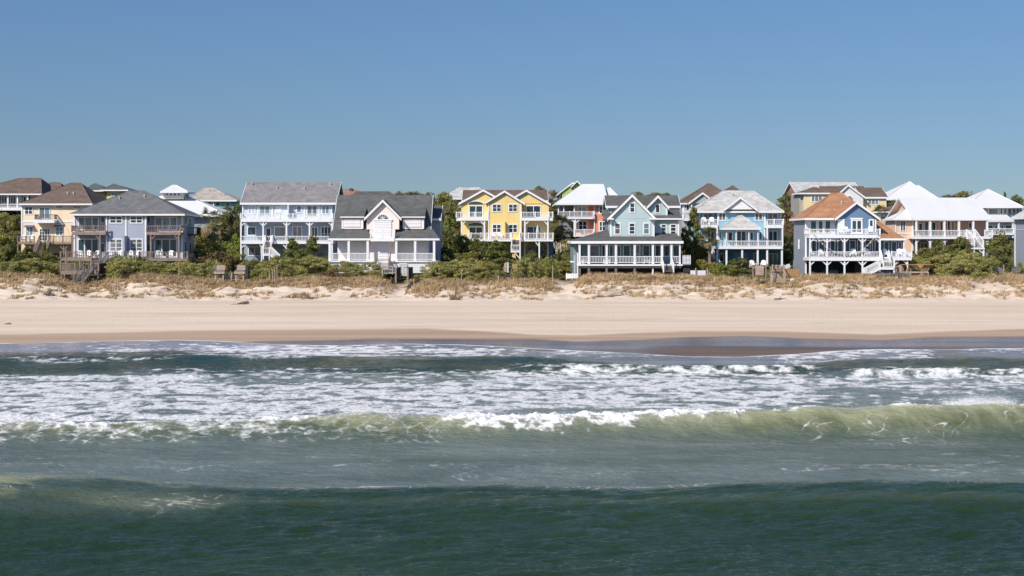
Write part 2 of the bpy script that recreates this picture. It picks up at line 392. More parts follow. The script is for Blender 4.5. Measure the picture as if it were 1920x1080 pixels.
gx = np.concatenate([np.array([-4000, -2000, -1000, -500, -300, -220, -180, -160]), np.arange(-145, 145.1, .34), np.array([160, 180, 220, 300, 500, 1000, 2000, 4000])])
gy = np.concatenate([np.array([-400, 0, 50, 80, 90]), np.arange(96, 150, .5), np.arange(150, 186, .3), np.arange(186, 300, 2.5), np.array([310, 340, 380, 450, 600, 900, 1500, 4000])])
GX, GY = np.meshgrid(gx, gy); GZ = ground_z(GX, GY); gpx = 960 + GX * F / np.maximum(GY, 60)
damp = 1 - sstep(-1.0, .8, GY - (Y_of(np.interp(gpx, _dm[:, 0], _dm[:, 1])) + .8 * fbm(GX / 9, GY / 5, 3, 15)))
wet = 1 - sstep(-.7, .7, GY - (Y_of(np.interp(gpx, _wt[:, 0], _wt[:, 1])) + .5 * fbm(GX / 7, GY / 3, 2, 16)))
matte = sstep(647, 656, YH + (HC - GZ) * F / np.maximum(GY, 90) + 3 * fbm(GX / 8, GY / 4, 2, 27)) * sstep(1180, 1290, gpx) * (1 - .55 * sstep(1480, 1600, gpx))
litter = sstep(168, 178, GY + 5 * fbm(GX / 6, GY / 5, 3, 21)) * (1 - np.clip(path_mask(GX, GY) * 1.4, 0, 1))
soil = sstep(178, 186, GY)
trk = 0
for r0, a_, b_, st in ((597, 975, 1300, .9), (600.5, 975, 1260, .6), (606, 1480, 1640, .7), (590, 60, 420, .55), (593, 180, 620, .6), (612, 700, 1010, .35), (603, 1560, 1900, .4)):
    yl = Y_of(r0 + 2.2 * perlin(gpx / 260.0, gpx * 0 + r0, 19)); trk = trk + st * np.exp(-((GY - yl) / .55) ** 2) * sstep(a_, a_ + 60, gpx) * (1 - sstep(b_ - 60, b_, gpx)) * (.5 + .5 * sstep(-.3, .3, fbm(GX / 3, GY / 3, 2, 23)))
ny, nx = GX.shape
idx = (np.arange(ny - 1)[:, None] * nx + np.arange(nx - 1)[None, :]).ravel()
n = NT('sand')
a = n.noise(.5, 6, (.1, .7, 1)); b = n.noise(5, 4, (1, 1, 1)); cst = n.noise(1, 5, (.022, .55, .5), dist=.4); fine = n.noise(22, 2)
dry = n.mix(n.mapr(a, .3, .7), (.595, .475, .365), (.71, .578, .455))
dry = n.mix(n.mapr(cst, .53, .66, 0, .40), dry, (.50, .39, .285)); dry = n.mix(n.mapr(b, .55, .8, 0, .30), dry, (.51, .395, .285))
lit = n.mix(n.mapr(n.noise(1.3, 5), .3, .65), (.23, .155, .09), (.42, .33, .23)); dry = n.mix(n.math('MULTIPLY', n.attr('litter'), n.mapr(n.noise(.6, 4), .35, .55, .25, .9)), dry, lit)
dry = n.mix(n.attr('soil'), dry, (.10, .095, .045))
dry = n.mix(n.math('MULTIPLY', n.attr('track'), .6), dry, (.40, .305, .215))
dampc = n.mix(n.mapr(cst, .35, .65), (.36, .255, .18), (.45, .33, .24))
wetc = n.mix(n.mapr(n.noise(.25, 3, (.12, 1, 1)), .35, .65), (.115, .086, .072), (.19, .145, .122))
c1 = n.mix(n.attr('damp'), dry, dampc); n.col(n.mix(n.attr('wet'), c1, wetc))
wr = n.math('MULTIPLY', n.attr('wet'), n.mapr(n.noise(.2, 3, (.1, 1, 1)), .3, .6, .75, 1.0)); n.rough(n.math('ADD', n.mapr(wr, 0, 1, .92, .14), n.math('MULTIPLY', n.attr('matte'), .5))); n.L(n.math('MULTIPLY', n.math('SUBTRACT', 1.0, n.math('MULTIPLY', n.attr('matte'), .9)), n.math('MULTIPLY', n.attr('wet'), n.mapr(n.noise(.5, 3, (.05, .45, 1)), .38, .62, .05, .27))), n.b.inputs['Specular IOR Level'])
h = n.math('ADD', n.math('MULTIPLY', b, .6), n.math('MULTIPLY', fine, .25)); h = n.math('MULTIPLY', h, n.mapr(n.attr('damp'), 0, 1, 1, .12)); n.bump(h, .55, .22)
ground = npmesh('ground', np.stack([GX, GY, GZ], -1).reshape(-1, 3), np.stack([idx, idx + 1, idx + nx + 1, idx + nx], 1), n.m, smooth=True,
                attrs={'damp': ('POINT', damp), 'wet': ('POINT', wet), 'track': ('POINT', trk), 'matte': ('POINT', matte), 'litter': ('POINT', litter), 'soil': ('POINT', soil)})
tag(ground, kind='structure')

# ================================================================== the sea
uu = np.concatenate([np.array([-9, -6, -4, -2.5, -1.6, -1.1, -.8, -.62]), np.linspace(-.52, .52, 1000), np.array([.62, .8, 1.1, 1.6, 2.5, 4, 6, 9])])
yr = HC * F / (np.arange(1160, 628, -.85) - YH)
yr = np.unique(np.concatenate([np.array([-300, -150, -60, -20, 0, 10, 18, 23, 27]), yr, np.arange(55.5, 63.0, .055), np.arange(85.5, 90.5, .09), np.arange(99, 114, .12)]))
UU, YY = np.meshgrid(uu, yr); XX = UU * np.maximum(YY, 24.0); px = 960 + UU * F; py = YH + HC * F / np.maximum(YY, 20)
near = sstep(6, 20, YY)
Yc = 60.6 + .55 * fbm(XX / 13, XX * 0, 2, 31)
cp = np.array([(-1200, 786), (-500, 790), (-200, 786), (0, 792), (60, 788), (150, 794), (300, 789), (380, 792), (450, 787), (560, 782), (640, 775), (695, 770), (760, 776), (820, 777), (900, 778), (1000, 780), (1080, 776),
               (1200, 773), (1290, 767), (1400, 770), (1460, 766), (1530, 762), (1600, 765), (1700, 757), (1800, 759), (1920, 756), (2200, 760), (2600, 764), (3200, 770)], float)
zc = HC - (np.interp(px, cp[:, 0], cp[:, 1]) - YH) * Yc / F + .06 * fbm(XX / 2.2, XX * 0, 3, 33)
t = YY - Yc
brk = np.where(t < 0, np.exp(-(np.abs(t) / 1.85) ** 2.2), np.exp(-(t / .75) ** 2)) * zc
brk = brk - .16 * np.exp(-((t + 5.2) / 2.6) ** 2) - .12 * np.exp(-((t - 3.2) / 2) ** 2)
cp2 = np.array([(-1200, 890), (-300, 886), (0, 890), (200, 897), (400, 911), (560, 917), (760, 915), (900, 913), (1060, 917), (1200, 919), (1330, 911), (1500, 905), (1650, 903), (1920, 908), (2400, 912), (3200, 905)], float)
Yc2 = 45.3 + .5 * fbm(XX / 9, XX * 0, 2, 35)
zc2 = HC - (np.interp(px, cp2[:, 0], cp2[:, 1]) - YH) * Yc2 / F + .05; t2 = YY - Yc2
swl = np.where(t2 < 0, np.exp(-(np.abs(t2) / 3.9) ** 2), np.exp(-(t2 / 1.3) ** 2)) * zc2 - .26 * np.exp(-((t2 - 4.2) / 2.2) ** 2)
# small reforming wave close to the beach and lumpy rollers
r1 = sstep(930, 1010, px) * (1 - sstep(1500, 1560, px)); r2 = sstep(1540, 1620, px) * (1 + 0 * px); r3 = (1 - sstep(420, 700, px))
yr1 = 88.6 + .7 * fbm(XX / 8, XX * 0, 2, 41); yr2 = 86.4 + .6 * fbm(XX / 8, XX * 0, 2, 42); yr3 = 84.0 + 2.2 * fbm(XX / 7, XX * 0, 3, 43)
roll = .34 * r1 * np.exp(-((YY - yr1) / .8) ** 2) + .30 * r2 * (1 + .6 * fbm(XX / 3.0, XX * 0, 2, 49)) * np.exp(-((YY - yr2) / .9) ** 2) + .16 * r3 * np.clip(.5 + 1.2 * fbm(XX / 4, XX * 0, 2, 48), 0, 1.2) * np.exp(-((YY - yr3) / 1.0) ** 2)
sw3 = .16 * np.exp(-((YY - 97.5 - 1.2 * fbm(XX / 16, XX * 0, 2, 44)) / 1.6) ** 2) * sstep(-.35, .3, fbm(XX / 15, YY / 8, 2, 45)) * 1.5
chop = .030 * perlin((XX * .9 + YY * .5) / 1.3 + .6 * perlin(XX / 2, YY / 1.5, 57), (YY - XX * .35) / .34, 58) * (1 - sstep(42, 50, YY)) + .050 * fbm(XX / 2.6, YY / 1.1, 3, 51) + .022 * fbm((XX + YY * .6) / .8, (YY - XX * .25) / .42, 3, 53) + .10 * fbm(XX / 12, YY / 4.5, 2, 55)
big = .075 * fbm((XX * .8 + YY * .5) / 2.6, (YY - XX * .3) / 1.2, 3, 56) * (1 - sstep(44, 54, YY))
Z = near * (brk + big + swl + roll + sw3) + chop * (1 - .75 * sstep(90, 104, YY)) * (1 - .35 * np.exp(-(np.abs(t) / 2.2) ** 2))

# ---- foam
nA = fbm(XX / 1.0 + .5 * perlin(XX / 2, YY / 2, 60), YY / 1.25, 5, 61, .6); nB = fbm(XX / 5.5, YY / 2.4, 4, 64, .55); nC = fbm(XX / .42, YY / .55, 3, 66, .6)
def band(a, b, s=5.0): return sstep(a - s, a + s, py) * (1 - sstep(b - s, b + s, py))
def pxb(a, b, s=40.0): return sstep(a - s, a + s, px) * (1 - sstep(b - s, b + s, px))
wob = 9 * fbm(XX / 7, YY / 9, 3, 70) + 7 * nA
D = np.zeros_like(XX)
def add(d): 
    global D
    D = np.maximum(D, d)
pyw = py + wob
def bandw(a, b, s=4.0): return sstep(a - s, a + s, pyw) * (1 - sstep(b - s, b + s, pyw))
add(.66 * bandw(650, 672) * pxb(330, 1000, 90)); add(.5 * bandw(652, 668) * pxb(980, 1330, 60)); add(.60 * bandw(656, 676) * pxb(1430, 1760, 60)); add(.42 * bandw(648, 664) * pxb(1600, 2500, 90))
add(.20 * bandw(642, 676) * pxb(-900, 520, 120)); add(.50 * bandw(672, 680, 2.5) * pxb(-900, 300, 90)); add(.62 * bandw(654, 662, 2.5) * pxb(160, 520, 60))
add(.62 * band(681, 700, 4) * r1); add(.70 * bandw(700, 768) * pxb(880, 1560, 70)); add(.62 * bandw(688, 712) * pxb(1000, 1480, 60))
add(.60 * band(689, 712, 4) * r2); add(.60 * bandw(708, 738, 8) * pxb(1480, 2700, 60)); add(.40 * bandw(735, 772, 8) * pxb(1450, 2700, 60))
add(.72 * sstep(698, 710, pyw + 16 * nB) * (1 - sstep(714, 728, pyw)) * pxb(-900, 430, 120)); add(.71 * bandw(716, 800) * pxb(-900, 960, 70)); add(.44 * bandw(694, 716) * pxb(300, 930, 60)); add(.5 * bandw(695, 704, 2) * pxb(850, 960, 30))
D = D * (1 - .55 * sstep(.10, .42, -nB)) + .16 * nB * (D > .1)
D = D * (t > .2) + 0
foam = sstep(-.50, .52, nA * 1.45 + .45 * nC + (D - .50) * 1.6) * sstep(.04, .16, D)
# streaky lace on the calmer water in front of the breaker
wx = XX + .9 * perlin(XX / 2.2, YY / 1.6, 71); wy = YY + .7 * perlin(XX / 1.9, YY / 1.5, 72)
lace = 1 - np.abs(perlin(wx / 1.7, wy / .95, 73)); lace2 = 1 - np.abs(perlin(wx / .8, wy / .55, 74))
calm = (t < -1.2) * sstep(35, 42, YY)
zone = (py < 992) * sstep(.0, .5, fbm(XX / 6, YY / 2.6, 3, 76)) * band(838, 905, 10) + 1.5 * sstep(-.1, .45, fbm(XX / 4, YY / 2.2, 2, 77)) * band(912, 982, 12) * (1 - sstep(360, 490, px)) + .9 * sstep(.1, .4, fbm(XX / 5, YY / 2, 2, 78)) * band(860, 888, 6) * pxb(380, 820, 60)
brk_ = sstep(-.35, .45, nC + .6 * nA)
lines = np.maximum(sstep(.86, .99, lace), .7 * sstep(.86, .98, lace2)) * (.25 + .75 * brk_) * np.clip(zone, 0, 1) * calm * sstep(-.30, .30, nA + .25)
patch = sstep(.0, .50, nA + .5 * zone - .60) * .45 * (py < 905) * calm * np.clip(zone, 0, 1)
long_ = sstep(.86, .99, 1 - np.abs(perlin(XX / 4.5 + .8 * perlin(XX / 6, YY / 3, 68), YY / .75 + .5 * perlin(XX / 3, YY, 69), 67))) * .42 * calm * band(838, 912, 8) * sstep(-.2, .3, fbm(XX / 7, YY / 3, 2, 65)) * (.4 + .6 * brk_)
fleck = .75 * sstep(.84, .98, lace2) * np.exp(-((t2 - .25) / .55) ** 2) * sstep(-.3, .2, nB + .3 * nA) * sstep(420, 560, px)
foam = np.maximum(np.maximum(np.maximum(foam, long_), fleck), np.maximum(lines * .85, patch))
# breaker: lace sliding up its back, broken crest, threads
face = np.exp(-((t + 1.4) / 1.6) ** 2) * (t < .35)
up = np.clip((t + 3.2) / 3.2, 0, 1)
thread = 1 - np.abs(perlin((XX - .35 * t) / .62 + .55 * perlin(XX / 1.2, t / .9, 81), t / 2.1, 82)); thread2 = 1 - np.abs(perlin(wx / .9, t / .8 + XX * .1, 83))
dl = (1 - sstep(560, 720, px)); dm = pxb(640, 840, 45); dr = sstep(1360, 1460, px)
lo = sstep(-3.4, -2.4, t)
bl = (.3 + .7 * brk_) * np.maximum(.9 * sstep(.84, .98, thread2) * lo, .8 * sstep(.85, .98, lace) * lo) * (t < .35) * (dl + .45 * dm * (1 - dr)) * sstep(-.45, .15, nA + .35 * up - .1)
bl = np.maximum(bl, sstep(-.38, .52, nA + .6 * nC - .10 + .85 * (up - .60) + .4 * nB) * (t < .35) * lo * dl * .9)
fan = 1 - np.abs(perlin((XX + .55 * t) / .55 + .6 * perlin(XX / 1.4, t / 1.1, 81), t / 2.4, 82)); fan2 = 1 - np.abs(perlin((XX - .7 * t) / .8 + .5 * perlin(XX / 1.1, t / .8, 87), t / 2.0, 88))
bm = np.maximum(sstep(.91, .98, fan), .8 * sstep(.92, .985, fan2)) * lo * (t < .3) * dm * sstep(-.32, .12, nB + .25 * nA)
bm = bm * (.55 + .45 * brk_); bm = np.maximum(bm, .8 * brk_ * sstep(.88, .98, lace2) * np.exp(-((t + 2.3) / .8) ** 2) * dm * sstep(-.25, .2, nA))
br = np.maximum(sstep(.915, .985, fan2), .6 * sstep(.93, .99, fan)) * lo * (t < .3) * dr * sstep(-.12, .22, fbm(XX / 2.4, t / 2.5, 2, 84)) * .95
br = br * (.3 + .7 * brk_); br = np.maximum(br, brk_ * np.maximum(.8 * sstep(.86, .97, lace), .8 * sstep(.87, .98, lace2)) * np.exp(-((t + 2.7) / .8) ** 2) * dr * sstep(-.12, .2, nB))
tl = np.interp(px, [780, 830, 920, 1050, 1180, 1290, 1390, 1500, 1660, 1760, 1950], [.4, -.95, -1.45, -1.35, -1.05, -.78, -.34, -.12, -.02, -.10, -.08])
bc = sstep(-.42, .42, (t - tl) * .95 + 1.15 * nA + .5 * nC) * sstep(790, 850, px) * (1 - sstep(2500, 2600, px)) * (t < 1.2) * (1 - sstep(1400, 1500, px) * (1 - sstep(-.25, .2, fbm(XX / 3.0, XX * 0, 2, 90))))
bc = bc * (.42 + .58 * sstep(-.30, .22, nA + .55 * nC + .10 + .5 * sstep(-.5, .1, t)))
bc = np.maximum(bc, .26 * sstep(-2.6, -.6, t) * (t < .3) * sstep(790, 850, px) * (1 - sstep(1300, 1400, px)))
bc = np.maximum(bc, .9 * sstep(-.45, .35, (t + .42) * 1.3 + 1.1 * nA + .5 * nC) * (1 - sstep(560, 690, px)) * (t < 1.0) * sstep(-.25, .2, fbm(XX / 3.4, XX * 0, 2, 86) + .12))
cr = sstep(790, 850, px) * (1 - sstep(1350, 1420, px))
bw = sstep(-.35, -.05, t) * (t < .9) * (.55 * sstep(-.1, .25, nA + .2) + .35 * dl)
foam = np.maximum.reduce([foam, np.clip(bl, 0, 1), np.clip(bm, 0, 1), np.clip(br, 0, 1), bc, bw * np.clip(dl + dm * .6 + pxb(1380, 1680, 40) * .8 + sstep(1760, 1800, px) * (1 - sstep(1880, 1920, px)), 0, 1)])
milky_sheen = np.clip(sstep(-.5, .3, t2) * (1 - sstep(-2.2, -1.2, t)) * (.75 + .5 * nB) + .85 * bandw(700, 790, 10) + .35 * cr * face + .3 * band(905, 980, 14) * (1 - sstep(330, 480, px)), 0, 1)  # aerated water, plus sky reflection painted pale beyond the near swell
streak = fbm(XX / .8 + .4 * t, t / 1.6, 4, 89, .6)
thin = np.clip(lo * (t < .5) * (.16 + .80 * up ** 1.3) * np.clip(zc / .75, .86, 1.1) * (1 + .45 * streak + .35 * nB), 0, 1)  # painted translucency: mask for the crest glow, stronger up the wave back
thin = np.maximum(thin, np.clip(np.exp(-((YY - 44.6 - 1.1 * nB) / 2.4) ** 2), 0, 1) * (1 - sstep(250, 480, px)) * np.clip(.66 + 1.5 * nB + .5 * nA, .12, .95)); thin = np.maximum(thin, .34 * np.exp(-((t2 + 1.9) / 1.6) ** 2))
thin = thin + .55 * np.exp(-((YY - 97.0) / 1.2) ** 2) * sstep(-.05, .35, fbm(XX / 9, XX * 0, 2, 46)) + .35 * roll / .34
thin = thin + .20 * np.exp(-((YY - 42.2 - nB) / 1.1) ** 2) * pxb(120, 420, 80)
# ---- swash: a thin sheet over the sand that ends in a white line
Ys = Yswash(px); SZ = ground_z(XX, YY); inside = YY < Ys
sheet = sstep(-9.5, -5.5, YY - Ys)
Z = np.where(inside, np.maximum(Z * (1 - sheet) + (SZ + .05 + .03 * sstep(0, .6, Ys - YY)) * sheet, SZ + .05), SZ - .10 - .12 * sstep(0, 1.5, YY - Ys))
edge = sstep(0, .05, Ys - YY) * (1 - sstep(.45 + .5 * nB, 1.0 + .8 * nB, Ys - YY)) * (.72 + .28 * sstep(-.35, .1, fbm(XX / 5, YY / 5, 2, 47)))
foam = np.maximum(foam, edge * .95) * (1 - sstep(.1, .4, YY - Ys))
shal = sheet * (.55 + .45 * pxb(-900, 560, 120)) * (1 - .3 * sstep(-.1, .3, nB))
Z = Z + .055 * foam * np.clip(bc + r1 * band(681, 702) + r2 * band(689, 714), 0, 1) * (nA + .8 * nC) + .13 * bc * np.clip(nC + nA, -.5, 1) * (np.abs(t) < .9) + .045 * foam * nC * (YY > 62) * (YY < 92)
ny, nx = XX.shape; idx = (np.arange(ny - 1)[:, None] * nx + np.arange(nx - 1)[None, :]).ravel()
n = NT('sea_water')
w = n.mix(n.mapr(n.noise(.12, 3, (1, 1.6, 1)), .3, .7), (.015, .032, .012), (.022, .043, .019))
w = n.mix(n.math('MULTIPLY', n.attr('milky_sheen'), .9), w, (.165, .195, .175))
w = n.mix(n.mapr(n.attr('thin'), 0, .55, 0, .62), w, (.030, .053, .021)); w = n.mix(n.mapr(n.attr('thin'), .30, 1.05, 0, .95), w, (.37, .37, .22))  # sunlight through the crests put into the base colour as yellow-green
w = n.mix(n.math('MULTIPLY', n.attr('shal'), .80), w, (.36, .325, .36))
fo = n.attr('foam'); fn = n.noise(5, 4, (1, .8, 1), rough=.65)
ff = n.math('MULTIPLY', fo, n.mapr(n.math('ADD', fn, n.math('MULTIPLY', fo, .55)), .55, .95, .35, 1.0))
fm_ = n.mapr(n.math('ADD', fn, n.math('MULTIPLY', fo, .25)), .45, .85)
fc = n.mix(n.attr('fresh'), n.mix(fm_, (.37, .38, .39), (.77, .755, .735)), n.mix(fm_, (.60, .60, .585), (.84, .83, .80)))
n.col(n.mix(ff, w, fc)); n.rough(n.mapr(ff, 0, .6, .10, .8)); n.b.inputs['IOR'].default_value = 1.185
n.L(n.mapr(ff, 0, .7, .5, .1), n.b.inputs['Specular IOR Level'])
rp = n.noise(1.0, 4, (1.1, 2.3, 1), rough=.6, dist=.3); rq = n.noise(3.6, 3, (1.0, 2.0, 1), rough=.6)
h = n.math('ADD', n.math('MULTIPLY', rp, .85), n.math('MULTIPLY', rq, .48)); h = n.math('ADD', h, n.math('MULTIPLY', n.math('MULTIPLY', fn, ff), .5))
h = n.math('MULTIPLY', h, n.mapr(n.attr('shal'), 0, .6, 1, .08)); n.bump(h, .82, .21)
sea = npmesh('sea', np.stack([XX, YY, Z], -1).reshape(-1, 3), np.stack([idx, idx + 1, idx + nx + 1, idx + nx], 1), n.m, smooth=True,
             attrs={'fresh': ('POINT', np.clip(bc + .8 * r1 * band(679, 703) + .8 * r2 * band(687, 716) + .4 * edge + .85 * dl * face + .6 * dm * face, 0, 1)), 'foam': ('POINT', foam), 'milky_sheen': ('POINT', milky_sheen), 'thin': ('POINT', thin), 'shal': ('POINT', shal)})
tag(sea, kind='structure')
# spray thrown off the breaking crest
def spray():
    V = []; Fc = []; k = 0
    spots = [(rng.uniform(800, 1390), .30, 1.0) for _ in range(170)] + [(min(1895, max(1765, rng.normal(1838, 30))), .55, 5.0) for _ in range(80)] + [(rng.uniform(640, 740), .22, .6) for _ in range(16)] + [(rng.uniform(1480, 1700), .16, .5) for _ in range(18)]
    for ppx, hh, kk in spots:
        ycr = 60.7; x0 = PX(ppx, ycr); zb = HC - (np.interp(ppx, cp[:, 0], cp[:, 1]) - YH) * ycr / F; hh *= rng.uniform(.3, 1.1)
        for _ in range(int(52 * kk)):
            r = rng.rand(); p = np.array([x0 + rng.normal(0, .14 + .22 * r), ycr + rng.normal(.1, .18), zb - .08 + hh * r ** 1.5]); s = rng.uniform(.010, .028) * (1.25 - r)
            q = rng.normal(0, 1, (3, 3)); q /= np.linalg.norm(q, axis=1)[:, None]
            V += [p + q[0] * s, p + q[1] * s, p + q[2] * s, p + np.array([0, 0, s])]; Fc += [(k, k + 1, k + 2), (k, k + 1, k + 3), (k + 1, k + 2, k + 3), (k, k + 2, k + 3)]; k += 4
    n = NT('spray_white'); n.col((.82, .83, .84)); n.rough(.6)
    tag(npmesh('sea_spray', np.array(V), np.array(Fc), n.m), 'white spray flying off the crest of the breaking wave', 'spray', kind='stuff')
spray()
# ================================================================== dune grass
def dune_grass():
    N = 150000; X = rng.uniform(-92, 92, N); Y = rng.uniform(154, 187, N)
    big = fbm(X / 5.5, Y / 5.0, 3, 91); mid = fbm(X / 1.7, Y / 1.9, 3, 93); hi = sstep(163, 171, Y + 5 * fbm(X / 9, X * 0, 2, 92))
    face = sstep(-.06, .20, mid + .55 * big) * sstep(154.5, 158, Y + 3 * big) * .85; top = sstep(-.16, .22, big * .8 + .45 * mid + .10)
    d = face * (1 - hi) + top * hi; d = d * (1 - np.clip(path_mask(X, Y) * 1.7, 0, 1)); keep = rng.rand(N) < d * (.20 + .14 * hi)
    X, Y = X[keep], Y[keep]; Zg = ground_z(X, Y); m = len(X); B = 15
    hgt = rng.uniform(.30, .70, m) * (.75 + .35 * sstep(166, 176, Y))
    bx = np.repeat(X, B) + rng.normal(0, .13, m * B); by = np.repeat(Y, B) + rng.normal(0, .13, m * B); bz = np.repeat(Zg, B) - .05
    ang = rng.uniform(0, 2 * math.pi, m * B); lean = rng.uniform(.08, .80, m * B) * np.repeat(hgt, B); hh = np.repeat(hgt, B) * rng.uniform(.6, 1.1, m * B)
    w = rng.uniform(.018, .036, m * B); wa = rng.uniform(0, math.pi, m * B); lx = np.cos(ang) * lean + .24 * hh; ly = np.sin(ang) * lean
    P0 = np.stack([bx - np.cos(wa) * w, by - np.sin(wa) * w, bz], -1); P1 = np.stack([bx + np.cos(wa) * w, by + np.sin(wa) * w, bz], -1)
    P2 = np.stack([bx + lx * .45 + np.cos(wa) * w * .8, by + ly * .45 + np.sin(wa) * w * .8, bz + hh * .65], -1); P3 = np.stack([bx + lx * .45 - np.cos(wa) * w * .8, by + ly * .45 - np.sin(wa) * w * .8, bz + hh * .65], -1)
    P4 = np.stack([bx + lx, by + ly, bz + hh * .95], -1)
    V = np.stack([P0, P1, P2, P3, P4], 1).reshape(-1, 3); k = np.arange(m * B) * 5
    Fc = np.concatenate([np.stack([k, k + 1, k + 2], 1), np.stack([k, k + 2, k + 3], 1), np.stack([k + 3, k + 2, k + 4], 1)])
    tn = np.repeat(np.clip(.5 + .9 * fbm(X / 3.5, Y / 3, 3, 95) + rng.normal(0, .22, m), 0, 1), B); tn = np.concatenate([tn] * 3)
    n = NT('dune_grass_blades'); cr = n.t.nodes.new('ShaderNodeValToRGB'); e = cr.color_ramp.elements
    e[0].position, e[0].color = 0, (.20, .145, .072, 1); e[1].position, e[1].color = 1, (.54, .385, .21, 1); x = e.new(.45); x.color = (.39, .265, .14, 1)
    n.L(n.attr('tint'), cr.inputs[0]); n.col(cr.outputs[0]); n.rough(.8)
    tag(npmesh('dune_grass', V, Fc, n.m, attrs={'tint': ('FACE', tn)}), 'dry tan dune grass growing in tufts over the sand ridge', 'grass', kind='stuff')
dune_grass()
# ================================================================== houses, front row from left to right
def rgb(r, g, b, k=.80):
    c = sc(lin(r, g, b), k * 1.04); g_ = sum(c) / 3; return tuple(round(x * .86 + g_ * .14, 4) for x in c)
R_BROWN = shingle(rgb(128, 108, 95, .75)); R_GREY = shingle(rgb(122, 122, 123, .75)); R_LGREY = shingle(rgb(150, 147, 147, .72)); R_DARK = shingle(rgb(108, 109, 108, .74))
R_TAN = shingle(rgb(190, 178, 165, .8)); R_PALE = shingle(rgb(204, 200, 194, .8)); R_WHITE = shingle((.66, .65, .64), True); R_RUST = shingle(rgb(182, 128, 90, .84)); R_SLATE = shingle(rgb(110, 108, 106, .72))
R_UMBER = shingle(rgb(125, 105, 92, .75)); R_OLIVE = shingle(rgb(105, 112, 108, .75)); R_COPPER = shingle(rgb(178, 135, 110, .75))

def row(xs, fn):
    for x in xs: fn(x)

# ---- peach house with the brown hip roof
h = Thing('peach_house', 'peach house with a brown hip roof and weathered wood decks, far left', 'house', 212, 100, 474)
P = siding(rgb(252, 224, 186, .86))
h.box('wall', 40, 168, 384, 474, 0, 12, P)
h.hip(36, 173, 382, -.6, 13, 132.7, 152, 343.5, R_BROWN, vents=((127, 364), (138, 364)))
h.box('trim_band', 40, 168, 414, 417, -.06, -.002, WHITE); h.box('corner_trim', 39.5, 42, 385, 455, -.08, .1, WHITE)
h.window(46, 61.6, 387, 402.5, 0, cols=2, rows=2); h.window(73, 94.5, 388, 411, 0, GCURT, 2, name='sliding_door')
h.window(104.4, 117.5, 386.6, 389.8, 0, GTEAL, 1, fw=.6); h.window(136.6, 150, 386.6, 389.8, 0, GTEAL, 1, fw=.6)
h.deck(64, 102, 412, 418, -1.5, -.01); h.rail(64, 102, 402, 412, -1.4, WOODG)
h.rail_side(64.5, 402, 412, -1.4, -.05, WOODG); h.rail_side(101.5, 402, 412, -1.4, -.05, WOODG)
for a, b in ((48, 63), (104, 119)):
    h.window(a, b, 425, 442.5, 0, GCURT, 2, 2)
    h.put('awning', MB().prism_x([(h.Y - .01, h.Z(422, 0)), (h.Y - .01, h.Z(424.4, 0)), (h.Y - .7, h.Z(425.4, 0)), (h.Y - .7, h.Z(424.6, 0))], h.X(a - 1), h.X(b + 1)), paint(rgb(90, 110, 150)))
h.window(74, 94, 428.5, 452, 0, cols=4, rows=4, name='french_door', fw=1.2)
h.poly('privacy_fin', [(120, 426), (124, 426), (133, 444), (133, 453), (120, 453)], -1.2, -1.05, P)
h.deck(33, 134, 454, 458, -2.6, -.01, WOOD); h.rail(33, 64, 442.5, 454, -2.5, WOOD, 3); h.rail(84, 134, 442.5, 454, -2.5, WOOD, 4)
for x in (33.5, 56.6, 90.3, 119.7): h.post(x, 458, 478, -2.3, 2.2, WOOD)
for x, s_ in ((56.6, -1), (119.7, -1), (119.7, 1)): h.brace(x, 469, x + s_ * 9.5, 458.5, -2.3, 1.6, WOOD)
h.stairs(65, 83, 455, 478, -5.0, -2.7, 9, WOOD)
h.box('skirt_wall', 40, 168, 474.2, 486, .1, 11, paint(rgb(140, 110, 90)))

# ---- blue-grey duplex
h = Thing('duplex_house', 'blue-grey beach duplex with a grey hip roof and grey wooden balconies at both ends', 'house', 197, 240, 500)
S = siding(rgb(184, 192, 214, .72))
h.box('wall', 199.4, 273, 404, 489, 0, 8.6, S); h.box('wall', 138, 199.2, 404, 489, 1.4, 8.5, S); h.box('wall', 273.2, 343, 404, 489, 1.4, 8.5, S)
h.hip(131, 346, 401.4, -.5, 9.6, 241.8, 271.2, 358.3, R_GREY, vents=((224, 373), (271, 369.5)))
for x in (199.4, 236, 273): h.box('corner_trim', x - 1.4, x + 1.4, 404, 488, -.09, .02, WHITE)
for x in (139, 341.4): h.box('corner_trim', x - 1.6, x + 1.6, 404, 488, 1.32, 1.5, WHITE)
h.window(205.3, 230, 404.8, 419.3, 0, cols=2, rows=2, fw=2); h.window(243.6, 268, 404.8, 419.3, 0, cols=2, rows=2, fw=2)
h.window(205.3, 230, 447.3, 472.2, 0, GGREY, 2, 3, fw=2); h.window(243.6, 268, 447.3, 472.2, 0, GGREY, 2, 3, fw=2)
h.poly('privacy_fin', [(229.3, 443), (233.5, 442), (233.5, 486), (229.3, 486)], -1.5, -.02, S)
for a, b in ((146, 186), (290, 333)):
    h.window(a, b, 406, 432, 1.4, GCURT, 3, name='glass_door', fw=2.4); h.window(a - 1, b, 447, 483, 1.4, GTEAL, 3, name='glass_door', fw=2.6)
for a, b in ((189, 196.5), (276.5, 282)): h.window(a, b, 406, 418, 1.4, GDARK, 1, fw=1); h.window(a, b, 456, 475, 1.4, GDARK, 1, fw=1)
